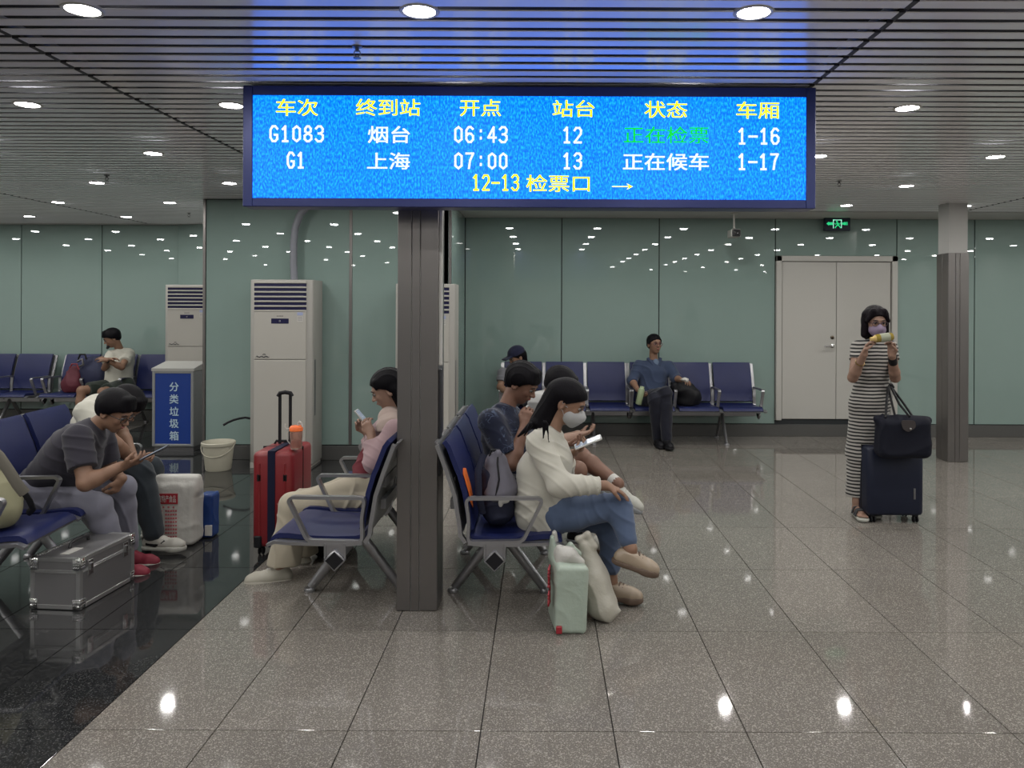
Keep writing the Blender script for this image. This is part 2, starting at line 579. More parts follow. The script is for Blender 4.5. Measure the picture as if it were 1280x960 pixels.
# ------------------------------------------------------------------ departure display
SX0, SX1, SY, SZ0, SZ1 = -1.447, 1.322, 3.72, 2.07, 2.655
sign = empty('departure_display', ((SX0+SX1)/2, SY+0.06, SZ0), 0,
             'wide blue LED train departure display hanging in front of the steel pillar', 'sign')
sw, sh = (SX1-SX0)/2, SZ1-SZ0
q = NB()
e = 0.046
box(q, -sw, sw, -0.05, 0.07, 0.0, sh, bev=0.004)
hs_ = obj('housing', q, M_GLAREF, sign)
q = NB()
for x0, x1, z0, z1 in ((-sw, -sw+e, 0, sh), (sw-e, sw, 0, sh), (-sw+e, sw-e, 0, e-0.004), (-sw+e, sw-e, sh-e, sh)):
    box(q, x0, x1, -0.062, -0.048, z0, z1, bev=0.003)
obj('bezel', q, M_GLAREF, sign)
q = NB()
for xx in (-0.62, 0.2): box(q, xx-0.02, xx+0.02, 0.0, 0.05, sh, sh+0.06)
obj('hanger', q, M_STEELD, sign)
q = NB(); box(q, -0.66, -0.5, 0.07, 0.226, 0.3, 0.36)
obj('bracket', q, M_STEELD, sign)
q = NB(); box(q, -sw+e, sw-e, -0.055, -0.05, e-0.004, sh-e)


def led_mat():
    m = mat('led_blue', (0.005, 0.01, 0.02), 0.5, spec=0.2)
    nt = m.node_tree; b = nt.nodes['Principled BSDF']
    tc = nt.nodes.new('ShaderNodeTexCoord')
    mp = nt.nodes.new('ShaderNodeMapping'); mp.inputs['Scale'].default_value = (130, 1, 60)
    nt.links.new(tc.outputs['Object'], mp.inputs[0])
    n = nt.nodes.new('ShaderNodeTexNoise'); n.inputs['Scale'].default_value = 1.0; n.inputs['Detail'].default_value = 2
    nt.links.new(mp.outputs[0], n.inputs['Vector'])
    cr = nt.nodes.new('ShaderNodeValToRGB')
    els = cr.color_ramp.elements
    els[0].position = 0.34; els[0].color = (0.0, 0.13, 0.75, 1)
    els[1].position = 0.66; els[1].color = (0.01, 0.46, 2.2, 1)
    k = els.new(0.5); k.color = (0.0, 0.24, 1.65, 1)
    nt.links.new(n.outputs['Fac'], cr.inputs[0])
    nt.links.new(cr.outputs[0], b.inputs['Emission Color'])
    b.inputs['Emission Strength'].default_value = SCREEN_E
    return m


scr = obj('screen', q, led_mat(), sign)


def led_text_mat(name, c1, c2, s):
    m = mat(name, (0.01, 0.01, 0.01), 0.5, spec=0.1)
    nt = m.node_tree; b = nt.nodes['Principled BSDF']
    tc = nt.nodes.new('ShaderNodeTexCoord')
    n = nt.nodes.new('ShaderNodeTexNoise'); n.inputs['Scale'].default_value = 160.0
    nt.links.new(tc.outputs['Object'], n.inputs['Vector'])
    cr = nt.nodes.new('ShaderNodeValToRGB')
    cr.color_ramp.elements[0].position = 0.42; cr.color_ramp.elements[0].color = (*c2, 1)
    cr.color_ramp.elements[1].position = 0.55; cr.color_ramp.elements[1].color = (*c1, 1)
    nt.links.new(n.outputs['Fac'], cr.inputs[0]); nt.links.new(cr.outputs[0], b.inputs['Emission Color'])
    b.inputs['Emission Strength'].default_value = s
    return m


M_LY = led_text_mat('led_yellow', (1.0, 0.92, 0.0), (0.70, 0.85, 0.05), 1.5)
M_LW = led_text_mat('led_white', (0.93, 0.95, 1.0), (0.62, 0.80, 1.0), 1.25)
M_LG = led_text_mat('led_green', (0.0, 0.70, 0.03), (0.0, 0.50, 0.08), 1.25)


def text(name, s, size, m, parent, Mx, ext=0.001, align='CENTER', sx=1.0, off=0.0, fitw=None, thick=0.0):
    c = bpy.data.curves.new(name, 'FONT')
    c.body = s; c.size = size; c.align_x = align; c.align_y = 'CENTER'; c.extrude = ext; c.offset = off
    c.resolution_u = 3
    o = bpy.data.objects.new(name, c)
    COL.objects.link(o)
    bpy.context.view_layer.update()
    dg = bpy.context.evaluated_depsgraph_get()
    me = bpy.data.meshes.new_from_object(o.evaluated_get(dg))
    bpy.data.objects.remove(o)
    if len(me.vertices):
        co = np.empty(len(me.vertices)*3, dtype=np.float32); me.vertices.foreach_get('co', co)
        co = co.reshape(-1, 3)
        c0 = (co[:, 0].min()+co[:, 0].max())/2; cy0 = (co[:, 1].min()+co[:, 1].max())/2
        if align == 'CENTER': co[:, 0] -= c0
        co[:, 1] -= cy0
        if fitw: co[:, 0] *= fitw/(co[:, 0].max()-co[:, 0].min())
        co[:, 0] *= sx
        me.vertices.foreach_set('co', co.ravel())
    if thick:      # bolder strokes: overlapping copies a hair apart
        src = np.empty(len(me.vertices)*3, dtype=np.float32); me.vertices.foreach_get('co', src); src = src.reshape(-1, 3)
        fcs = [tuple(p.vertices) for p in me.polygons]
        vv, ff = [], []
        for k_, (dx_, dy_) in enumerate(((-1, -0.6), (1, -0.6), (-1, 0.6), (1, 0.6))):
            o_ = len(vv)
            vv += [(a_+dx_*thick, b_+dy_*thick, c_+0.0001*k_) for a_, b_, c_ in src.tolist()]
            ff += [tuple(i+o_ for i in f) for f in fcs]
        me2 = bpy.data.meshes.new(name); me2.from_pydata(vv, [], ff); me = me2
    me.transform(Mx)
    me.name = name
    me.materials.clear()
    return link(name, me, m, parent)


RX = Matrix.Rotation(PI/2, 4, 'X')
# dot-matrix style digits: polylines in a 1 x 2 cell
STROKES = {
 '0': [[(.15,.35),(.15,1.65),(.5,2),(.85,1.65),(.85,.35),(.5,0),(.15,.35)]],
 '1': [[(.2,1.6),(.5,2),(.5,0)],[(.22,0),(.78,0)]],
 '2': [[(.12,1.6),(.3,1.95),(.7,1.95),(.88,1.6),(.85,1.15),(.12,0),(.9,0)]],
 '3': [[(.12,1.7),(.35,2),(.68,2),(.88,1.65),(.85,1.3),(.62,1.05),(.4,1.05)],[(.62,1.05),(.88,.8),(.88,.35),(.68,0),(.32,0),(.1,.3)]],
 '4': [[(.68,0),(.68,2),(.08,.6),(.95,.6)]],
 '6': [[(.85,1.75),(.62,2),(.38,2),(.13,1.55),(.13,.4),(.35,0),(.65,0),(.88,.35),(.88,.8),(.65,1.12),(.35,1.12),(.13,.8)]],
 '7': [[(.1,2),(.9,2),(.55,1.1),(.42,0)]],
 '8': [[(.5,1.08),(.2,1.3),(.2,1.7),(.4,2),(.6,2),(.8,1.7),(.8,1.3),(.5,1.08),(.13,.75),(.13,.3),(.38,0),(.62,0),(.87,.3),(.87,.75),(.5,1.08)]],
 'G': [[(.88,1.65),(.65,2),(.35,2),(.12,1.5),(.12,.5),(.35,0),(.65,0),(.86,.3),(.86,.85),(.55,.85)]],
 '-': [[(.05,.95),(.95,.95)]],
 ':': [[(.5,.42),(.5,.62)],[(.5,1.4),(.5,1.6)]],
}


def stroke_text(s, cx, cz, w, h, y, m, parent):
    q = NB()
    n = len(s); cw_ = w/n; t = 0.0052
    for i, ch in enumerate(s):
        for line in STROKES[ch]:
            pts = [Vector((cx-w/2+cw_*(i+0.10+0.8*a), y, cz-h/2+h*b_/2)) for a, b_ in line]
            for p, r_ in zip(pts, pts[1:]):
                d = (r_-p).normalized(); nn = Vector((-d.z, 0, d.x))*t
                p2, r2_ = p-d*t*0.7, r_+d*t*0.7
                A = [q.verts.new(v+Vector((0, o, 0))) for o in (-0.0008, 0.0008) for v in (p2+nn, p2-nn, r2_-nn, r2_+nn)]
                for f in ((0, 1, 2, 3), (7, 6, 5, 4), (0, 4, 5, 1), (1, 5, 6, 2), (2, 6, 7, 3), (3, 7, 4, 0)):
                    q.faces.new([A[k] for k in f])
    return obj('lettering', fix(q), m, parent)


# the face of the sign: text plane just proud of the screen
for s, px0, px1, py, m in [
        ('车次', 345, 397, 134, M_LY), ('终到站', 445, 525, 134, M_LY), ('开点', 575, 626, 134.5, M_LY),
        ('站台', 691, 743, 135.5, M_LY), ('状态', 806, 859, 136.5, M_LY), ('车厢', 921, 974, 137.5, M_LY),
        ('G1083', 335, 406, 167, M_LW), ('烟台', 460, 512, 168, M_LW), ('06:43', 566, 636, 168, M_LW),
        ('12', 702, 729, 168.5, M_LW), ('正在检票', 780, 886, 168.5, M_LG), ('1-16', 921, 976, 170, M_LW),
        ('G1', 357, 382, 200, M_LW), ('上海', 459, 512, 201, M_LW), ('07:00', 566, 636, 201, M_LW),
        ('13', 702, 729, 201, M_LW), ('正在候车', 779, 886, 202, M_LW), ('1-17', 921, 975, 202, M_LW),
        ('12-13', 589, 650, 228, M_LY), ('检票口', 658, 737, 229, M_LY)]:
    c = P((px0+px1)/2, py, SY)
    w = (px1-px0)*SY/FPX
    cjk = ord(s[0]) > 255
    size = 0.088
    if not cjk:
        stroke_text(s, c.x-sign.location.x, c.z-sign.location.z, w, 0.072, -0.0565, m, sign)
        continue
    text('lettering', s, size, m, sign, Matrix.Translation((c.x-sign.location.x, -0.0565, c.z-sign.location.z)) @ RX, 0.0006, fitw=w, thick=0.0013)
c = P(778, 233, SY)
q = NB()
M_ = Matrix.Translation((c.x-sign.location.x, -0.0565, c.z-sign.location.z))
box(q, -0.05, 0.035, -0.001, 0.001, -0.0025, 0.0025, M=M_)
for s in (-1, 1):
    prism(q, [(0.052+M_.translation.x, M_.translation.z), (0.02+M_.translation.x, M_.translation.z+s*0.016), (0.032+M_.translation.x, M_.translation.z)], 'y', -0.0575, -0.0555)
obj('arrow', fix(q), M_LY, sign)

# ------------------------------------------------------------------ benches
M_PU = mat('blue_polyurethane', (0.009, 0.014, 0.070), 0.42, spec=0.35, bump=(90, 0.12, 0.0006), var=(4, 0.12))
M_PUE = mat('blue_edge', (0.010, 0.014, 0.07), 0.5)
M_ALU = mat('silver_frame', (0.35, 0.35, 0.365), 0.32, 0.85, var=(3, 0.06))
M_SHELL = mat('grey_shell', (0.16, 0.16, 0.165), 0.4, 0.6)
M_BLK = mat('soft_black', (0.008, 0.008, 0.010), 0.55, spec=0.25)


def pad_mesh(name, prof, th, w, y0):
    """cushion following a profile of (x, z); thickness th below/behind it; rounded edges"""
    bm = NB()
    n = len(prof)
    pts = [Vector((p[0], 0, p[1])) for p in prof]
    nor = []
    for i in range(n):
        d = (pts[min(i+1, n-1)]-pts[max(i-1, 0)]).normalized()
        nor.append(Vector((d.z, 0, -d.x)))     # to the back/below
    top = [(p.x, p.z) for p in pts]
    bot = [(p.x+q.x*th, p.z+q.z*th) for p, q in zip(pts, nor)]
    poly = top + bot[::-1]
    prism(bm, poly, 'y', y0, y0+w, bev=th*0.3)
    me = bpy.data.meshes.new(name)
    fix(bm).to_mesh(me); bm.free()
    me.materials.append(M_PU)
    me.polygons.foreach_set('use_smooth', [True]*len(me.polygons))
    me.set_sharp_from_angle(angle=math.radians(40))
    return me


SEATP = [(0.005, 0.437), (0.04, 0.428), (0.15, 0.424), (0.28, 0.428), (0.38, 0.440), (0.43, 0.440), (0.462, 0.425), (0.475, 0.402)]
BACKP = [(-0.135, 0.898), (-0.115, 0.872), (-0.072, 0.760), (-0.060, 0.735), (-0.032, 0.640), (-0.018, 0.560), (-0.006, 0.470), (0.004, 0.452)]
PW = 0.5
seat_me = pad_mesh('seat', SEATP[::-1], -0.026, PW-0.05, 0.025)
back_me = pad_mesh('backrest', BACKP, -0.024, PW-0.05, 0.025)


def bench_mesh(name, bm, m, ang=45):
    me = bpy.data.meshes.new(name)
    fix(bm).to_mesh(me); bm.free(); me.materials.append(m)
    me.polygons.foreach_set('use_smooth', [True]*len(me.polygons))
    me.set_sharp_from_angle(angle=math.radians(ang))
    return me


def flatloop(bm, loop, w, t, cyc=True):
    """flat bar bent along a polyline in the xz plane: w across (y), t thick"""
    n = len(loop)
    rings = []
    for i in range(n):
        p = Vector(loop[i])
        a = Vector(loop[i-1]) if (cyc or i > 0) else p
        b_ = Vector(loop[(i+1) % n]) if (cyc or i < n-1) else p
        d = (b_-a).normalized()
        nn = Vector((-d.y, d.x))
        ring = []
        for sy, sn in ((-1, -1), (-1, 1), (1, 1), (1, -1)):
            q = p + nn*sn*t/2
            ring.append(bm.verts.new((q.x, sy*w/2, q.y)))
        rings.append(ring)
    m = n if cyc else n-1
    for i in range(m):
        A, B = rings[i], rings[(i+1) % n]
        for k in range(4):
            bm.faces.new((A[k], A[(k+1) % 4], B[(k+1) % 4], B[k]))
    if not cyc:
        bm.faces.new(rings[0]); bm.faces.new(rings[-1][::-1])


q = NB(); flatloop(q, rounded([(0.0, 0.405), (0.275, 0.410), (0.372, 0.612), (0.355, 0.628), (-0.012, 0.626), (0.004, 0.52)], 0.03), 0.034, 0.016)
arm_me = bench_mesh('armrest', q, M_ALU)
q = NB(); flatloop(q, [(p[0]-0.032, p[1]) for p in [(-0.125, 0.893), (-0.075, 0.76), (-0.035, 0.64), (-0.012, 0.50), (-0.005, 0.44), (0.02, 0.405)]], 0.036, 0.02, False)
flatloop(q, [(0.0, 0.402), (0.1, 0.392), (0.38, 0.400), (0.44, 0.405), (0.478, 0.388)], 0.036, 0.016, False)
frame_me = bench_mesh('side_frame', q, M_ALU)
q = NB()
prism(q, [(p[0]-0.028, p[1]) for p in BACKP] + [(p[0]-0.042, p[1]) for p in BACKP[::-1]], 'y', 0.03, PW-0.03)
prism(q, [(p[0], p[1]-0.030) for p in SEATP[:-1]] + [(p[0], p[1]-0.040) for p in SEATP[:-1][::-1]], 'y', 0.03, PW-0.03)
for zz in (0.55, 0.66):
    box(q, -0.10, -0.075, 0.08, PW-0.08, zz, zz+0.05)
shell_me = bench_mesh('shell', q, M_SHELL)
q = NB()
for s in (-1, 1):
    M_ = Matrix.Translation((0.135, 0, 0.33))
    p0, p1 = Vector((0.135+s*0.02, 0, 0.325)), Vector((0.135+s*0.25, 0, 0.022))
    tube(q, [p0, p1], [0.030, 0.024], 8, flat=((0, 1, 0), 0.7))
leg_me = bench_mesh('leg', q, M_ALU)
q = NB()
for s in (-1, 1):
    lathe(q, [(0, 0), (0.03, 0), (0.032, 0.006), (0.026, 0.02), (0, 0.028)], 16, c=(0.135+s*0.257, 0, 0))
foot_me = bench_mesh('foot', q, M_ALU)
q = NB()
M_ = Matrix.Translation((0.135, 0, 0.318)) @ Matrix.Rotation(PI/4, 4, 'Y')
box(q, -0.040, 0.040, -0.012, 0.012, -0.040, 0.040, bev=0.004, M=M_)
for s in (-1, 1): tube(q, [(0.135+s*0.05, 0, 0.40), (0.135+s*0.05, 0, 0.325)], 0.006, 8)
badge_me = bench_mesh('end_badge', q, M_ALU)
q = NB(); box(q, -0.032, 0.032, -0.015, 0.015, -0.032, 0.032, M=M_)
badgei_me = bench_mesh('badge_inlay', q, M_BLK)


def bench(loc, rz, n, label, group, lp=0.42):
    r = empty('waiting_bench', loc, math.radians(rz), label, 'bench', group)
    for i in range(n):
        for nm, me in (('seat', seat_me), ('backrest', back_me), ('seat_shell', shell_me)):
            o = link(nm, me, None, r); o.location = (0, i*PW, 0)
    for i in range(n+1):
        o = link('side_frame', frame_me, None, r); o.location = (0, i*PW, 0)
        o = link('armrest', arm_me, None, r); o.location = (0, i*PW, 0)
    q = NB(); box(q, 0.105, 0.165, 0.02, n*PW-0.02, 0.30, 0.36, bev=0.006)
    for i in range(n+1): box(q, 0.09, 0.18, i*PW-0.012, i*PW+0.012, 0.335, 0.40)
    obj('beam', q, M_ALU, r)
    for yy in (lp, n*PW-0.42):
        o = link('leg', leg_me, None, r); o.location = (0, yy, 0)
        f = link('foot', foot_me, None, o)
    for yy in (-0.016, n*PW+0.016):
        o = link('end_badge', badge_me, None, r); o.location = (0, yy, 0)
        link('badge_inlay', badgei_me, None, o)
    return r


bE = bench((-0.365, 3.87, 0), 0, 3, 'blue bench right of the steel pillar, with an orange sticker on its backrest', 'blue waiting benches')
bD = bench((-0.895, 5.37, 0), 180, 3, 'blue bench left of the steel pillar, beside the red suitcase', 'blue waiting benches')
bC = bench((-3.02, 3.77, 0), 4, 3, 'blue bench at the left edge, behind the silver case', 'blue waiting benches', 0.64)
AY = 9.20
bA2 = bench((1.045, AY, 0), -90, 3, 'blue bench at the green wall where the man in a blue shirt sits', 'blue waiting benches')
bA1 = bench((-0.47, AY, 0), -90, 3, 'blue bench at the green wall, where the person in a cap sits', 'blue waiting benches')
bB2 = bench((-6.41, 10.25, 0), -90, 3, 'blue bench at the far left wall, where the man in a white t-shirt sits', 'blue waiting benches')
bB1 = bench((-8.05, 10.25, 0), -90, 3, 'empty blue bench at the far left wall, cut by the photo edge', 'blue waiting benches')

# orange sticker on the near backrest of bE (part of the bench)
M_ORG = mat('orange_sticker', (0.80, 0.17, 0.03), 0.5)
q = NB()
# diamond-cut sticker lying on the backrest plane between z .55 and .73
def back_x(z):
    for (x0, z0), (x1, z1) in zip(BACKP, BACKP[1:]):
        if z1 <= z <= z0: return x0 + (x1-x0)*(z0-z)/(z0-z1)
    return 0
def stick(bm, off):
    zs = sorted({0.545, 0.60, 0.735, 0.75} | {z for _, z in BACKP if 0.545 < z < 0.75})
    def half(z):
        if z <= 0.60: return 0.07*(z-0.545)/0.055
        if z <= 0.735: return 0.07
        return 0.07*max(0.0, (0.75-z)/0.015)
    for dx in (0.0, 0.0015):
        rows = [[bm.verts.new((back_x(z)+0.0245+off+dx, 0.13+s_*max(half(z), 0.001), z)) for s_ in (-1, 1)] for z in zs]
        for A, B in zip(rows, rows[1:]): bm.faces.new((A[0], A[1], B[1], B[0]))
stick(q, 0.0025)
obj('sticker', fix(q), M_ORG, bE)

# ------------------------------------------------------------------ air conditioners
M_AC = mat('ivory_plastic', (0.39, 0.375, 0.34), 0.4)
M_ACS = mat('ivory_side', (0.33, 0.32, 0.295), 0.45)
M_DKBLUE = mat('display_window', (0.012, 0.012, 0.05), 0.2)
M_INK = mat('dark_print', (0.03, 0.03, 0.035), 0.5)
M_LABEL = mat('label_blue', (0.30, 0.34, 0.52), 0.5)
def aircon(x0, x1, y, h, label, d=0.38):
    w = (x1-x0)
    r = empty('air_conditioner', ((x0+x1)/2, y, 0), 0, label, 'air conditioner', 'floor standing air conditioners')
    hw_ = w/2
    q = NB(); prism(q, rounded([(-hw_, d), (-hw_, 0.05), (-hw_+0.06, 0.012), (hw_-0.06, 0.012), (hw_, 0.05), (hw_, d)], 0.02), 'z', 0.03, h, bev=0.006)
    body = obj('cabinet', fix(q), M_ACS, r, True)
    q = NB(); box(q, -hw_+0.015, hw_-0.015, 0.02, d-0.01, 0.0, 0.05)
    obj('plinth', q, M_AC, r)
    zl = h*0.835 if h > 1.7 else h*0.83
    fw = hw_-0.055
    z_split = h*0.575
    q = NB(); box(q, -fw, fw, 0.0, 0.03, 0.06, z_split-0.004, bev=0.004); obj('lower_panel', q, M_AC, r)
    q = NB(); box(q, -fw, fw, 0.0, 0.03, z_split+0.004, zl-0.004, bev=0.004)
    up = obj('upper_panel', q, M_AC, r)
    q = NB(); box(q, -fw, fw, 0.004, 0.03, zl, h-0.028)
    gr = obj('outlet', q, M_DKBLUE, r)
    n = 7
    for k in range(n):
        zz = zl + (h-0.028-zl)*(k)/(n-1)
        q = NB(); box(q, -fw-0.002, fw+0.002, -0.004, 0.014, zz-0.008, zz+0.008, bev=0.002)
        obj('louvre', q, M_AC, gr)
    q = NB(); box(q, -0.085, 0.085, -0.003, 0.01, zl-0.125, zl-0.075, bev=0.002)
    ds = obj('display', q, M_DKBLUE, r)
    text('lettering', '日', 0.02, M_WHITE, ds, Matrix.Translation((0.0, -0.0035, zl-0.10)) @ RX, 0.0004)
    q = NB(); box(q, fw-0.085, fw-0.03, -0.002, 0.001, zl-0.045, zl-0.015); obj('label_sticker', q, M_LABEL, r)
    q = NB(); box(q, fw-0.085, fw-0.03, -0.002, 0.001, zl-0.105, zl-0.05)
    ls = obj('label_sticker', q, M_WHITE, r)
    q = NB()
    for k in range(3): box(q, fw-0.08, fw-0.035, -0.0028, -0.0018, zl-0.062-k*0.015, zl-0.059-k*0.015)
    obj('print', q, M_INK, ls)
    # small maker's word and the ornamental emblem low on the upper panel
    q = NB()
    for k in range(6): box(q, -0.032+k*0.011, -0.025+k*0.011, -0.001, 0.001, zl-0.056, zl-0.048)
    obj('print', q, M_INK, up)
    q = NB()
    pts = [(-fw+0.02+0.012*k, -0.001, z_split+0.03+0.006*math.sin(k*1.7)) for k in range(12)]
    tube(q, pts, [0.002]+[0.0055, 0.004]*5+[0.002], 6)
    tube(q, [(-fw+0.085, -0.001, z_split+0.05), (-fw+0.1, -0.001, z_split+0.056), (-fw+0.115, -0.001, z_split+0.05)], 0.004, 6)
    obj('emblem', fix(q), M_INK, up)
    q = NB(); box(q, hw_-0.004, hw_+0.002, 0.10, 0.14, 0.5, 1.05); obj('side_grip', q, M_SHELL, r)
    return r


ac1 = aircon(-2.85, -2.235, 7.48, 1.835, 'tall ivory air conditioner behind the red suitcase')
aircon(-1.43, -0.845, 7.48, 1.80, 'ivory air conditioner mostly hidden behind the steel pillar')
aircon(-4.77, -4.17, 9.70, 1.835, 'ivory air conditioner standing behind the blue rubbish bin')
# ribbed supply pipe above the first unit
M_PIPE = mat('insulated_pipe', (0.20, 0.21, 0.24), 0.5, bump=(120, 0.5, 0.002, (0.1, 0.1, 4)))
q = NB()
pp = []
for (x, y) in [(368, 352), (367, 330), (367, 305), (369, 285), (375, 268), (386, 256), (398, 249), (402, 243)]:
    pp.append(P(x, y, 7.78))
fine = []
for a, b_ in zip(pp, pp[1:]):
    for k in range(6): fine.append(a.lerp(b_, k/6))
fine.append(pp[-1])
tube(q, [Vector((p.x, p.y, p.z)) for p in fine], [0.034+0.004*(k % 2) for k in range(len(fine))], 12)
tag(obj('supply_pipe', fix(q), M_PIPE, None, True), 'curved grey insulated pipe rising from an air conditioner to the ceiling', 'pipe')
q = NB()
hp = [P(x, y, 7.6+0.02*k) for k, (x, y) in enumerate([(279, 531.5), (285, 528), (292, 525), (300, 523), (307, 522), (318, 524)])]
tube(q, hp, 0.011, 10)
bmesh.ops.translate(q, vec=-Vector(ac1.location), verts=q.verts)
obj('drain_hose', fix(q), M_BLK, ac1, True)

# ------------------------------------------------------------------ rubbish bin
M_BINB = mat('bin_blue', (0.008, 0.038, 0.22), 0.35)
M_BING = mat('bin_grey', (0.27, 0.28, 0.28), 0.4, 0.4)
M_BINT = mat('bin_text', (0.42, 0.55, 0.62), 0.5)
bx0, bx1 = -4.19, -3.745
r = empty('rubbish_bin', ((bx0+bx1)/2, 8.3, 0), 0, 'grey rubbish bin with a blue front panel and white characters', 'rubbish bin')
w = (bx1-bx0)/2
q = NB(); box(q, -w, w, 0.0, 0.36, 0.05, 0.87, bev=0.006); obj('body', q, M_BING, r)
q = NB(); box(q, -w+0.012, w-0.012, 0.02, 0.34, 0, 0.05); obj('plinth', q, M_SHELL, r)
q = NB(); prism(q, [(-0.02, 0.87), (0.38, 0.87), (0.38, 0.95), (0.30, 0.955), (-0.02, 0.90)], 'x', -w-0.008, w+0.008, bev=0.004); obj('lid', q, mat('lid_ivory', (0.33, 0.33, 0.31), 0.4), r)
q = NB()
for a in ((-w, -w+0.03, 0.06, 0.87), (w-0.03, w, 0.06, 0.87), (-w+0.03, w-0.03, 0.06, 0.085), (-w+0.03, w-0.03, 0.845, 0.87)):
    box(q, a[0], a[1], -0.014, 0.0, a[2], a[3], bev=0.003)
obj('frame', q, M_BING, r)
q = NB(); box(q, -w+0.03, w-0.03, -0.007, 0.002, 0.085, 0.845)
pn = obj('front_panel', q, M_BINB, r)
for k, ch in enumerate('分类垃圾箱'):
    c = P(217.5, 483.5+15.3*k, 8.29)
    text('lettering', ch, 0.105, M_BINT, pn, Matrix.Translation((c.x-r.location.x, -0.009, c.z)) @ RX, 0.001, off=0.0012)

# ------------------------------------------------------------------ bucket
r = empty('bucket', (-3.11, 7.42, 0), 0, 'white plastic bucket on the dark floor beside the air conditioner', 'bucket')
M_BKT = mat('bucket_plastic', (0.42, 0.40, 0.32), 0.4)
q = NB(); lathe(q, [(0, 0.0), (0.112, 0), (0.118, 0.01), (0.142, 0.235), (0.155, 0.24), (0.158, 0.265), (0.150, 0.272), (0.146, 0.262), (0.138, 0.24), (0.110, 0.02), (0, 0.015)], 32)
obj('tub', fix(q), M_BKT, r, True)
q = NB(); tube(q, [(0.157*math.cos(a), 0.157*math.sin(a)-0.02*math.sin(a), 0.25-0.11*max(0, -math.sin(a))) for a in [PI+PI*k/16 for k in range(17)]], 0.004, 8)
obj('bail_handle', fix(q), M_BKT, r, True)

# ------------------------------------------------------------------ exit sign, cctv, sprinklers
def emat(n, c, s): return mat(n, c, 0.5, emit=(c, s))
M_EXG = emat('exit_green', (0.02, 0.60, 0.22), 0.9)
M_EXW = emat('exit_pale', (0.35, 0.75, 0.60), 0.9)
c0, c1 = P(1031, 272, 9.3), P(1063, 288.5, 9.3)
r = empty('exit_sign', ((c0.x+c1.x)/2, 9.3, (c0.z+c1.z)/2), 0, 'black exit sign with a green running figure between two arrows', 'sign')
w, h = (c1.x-c0.x)/2, (c0.z-c1.z)/2
q = NB(); box(q, -w, w, 0, 0.05, -h, h, bev=0.005); obj('case', q, mat('exit_case', (0.004, 0.010, 0.03), 0.4), r)
q = NB(); box(q, -0.04, 0.04, 0.01, 0.04, h, ZC-r.location.z); obj('mount', q, M_SHELL, r)
u = 32.0
def X(px): return (px-1047)*9.3/FPX
def Z(py): return -(py-280.2)*9.3/FPX
q = NB()
# figure: frame of the doorway and running person
for a in ((1041.2, 1042.1, 274.5, 285.5), (1051.2, 1052.1, 274.5, 285), (1041.2, 1052.1, 274.5, 275.4)):
    box(q, X(a[0]), X(a[1]), -0.004, 0, Z(a[3]), Z(a[2]))
obj('doorway_mark', fix(q), M_EXW, r)
q = NB()
lathe(q, [(0, 0), (0.011, 0), (0.011, 0.004), (0, 0.004)], 12, M=Matrix.Translation((X(1046), 0, Z(277))) @ Matrix.Rotation(PI/2, 4, 'X'))
for pts, rr in (([(1046.6, 278.3), (1047.6, 281.2)], 0.009), ([(1046.8, 278.8), (1044.2, 280.3), (1043.2, 279)], 0.005), ([(1047, 278.8), (1049.6, 280.2), (1050.6, 278.6)], 0.005),
                ([(1047.5, 281.2), (1045.2, 282.6), (1043.8, 285)], 0.006), ([(1047.6, 281.2), (1049.6, 283.2), (1050.6, 285)], 0.006)):
    tube(q, [(X(a), -0.002, Z(b_)) for a, b_ in pts], rr, 8, flat=((0, 1, 0), 0.3))
obj('running_figure', fix(q), M_EXG, r)
for nm, s, xx in (('arrow', 1, 1037), ('arrow', 1, 1056)):
    q = NB()
    if xx == 1037:
        box(q, X(1036), X(1041), -0.003, 0, Z(281.2), Z(277.8)); prism(q, [(X(1033), Z(279.5)), (X(1036), Z(277)), (X(1036), Z(282))], 'y', -0.003, 0)
    else:
        box(q, X(1052.5), X(1057), -0.003, 0, Z(280.8), Z(278.2))
        for k in range(3): box(q, X(1055+k*1.7), X(1055.9+k*1.7), -0.0035, 0, Z(281.4), Z(277.4))
    obj(nm, fix(q), M_EXG, r)

c = P(917.5, 292, 8.9)
r = empty('security_camera', (c.x, 8.9, ZC), 0, 'small security camera hanging from the ceiling right of the display', 'camera')
q = NB(); lathe(q, [(0, 0), (0.04, 0), (0.04, -0.015), (0.012, -0.02), (0.012, -0.17), (0.02, -0.18), (0, -0.185)], 16); obj('mount', fix(q), M_WHITE, r, True)
q = NB(); box(q, -0.055, 0.055, -0.10, 0.10, -0.285, -0.195, bev=0.012, seg=2); obj('housing', q, M_WHITE, r)
q = NB(); box(q, -0.048, 0.048, -0.112, -0.10, -0.28, -0.2, bev=0.01, seg=2)
lathe(q, [(0, 0.0), (0.02, 0.0), (0.026, -0.01), (0.022, -0.012), (0, -0.004)], 16, M=Matrix.Translation((0, -0.112, -0.24)) @ Matrix.Rotation(-PI/2, 4, 'X'))
obj('front_window', fix(q), M_BLACK, r)

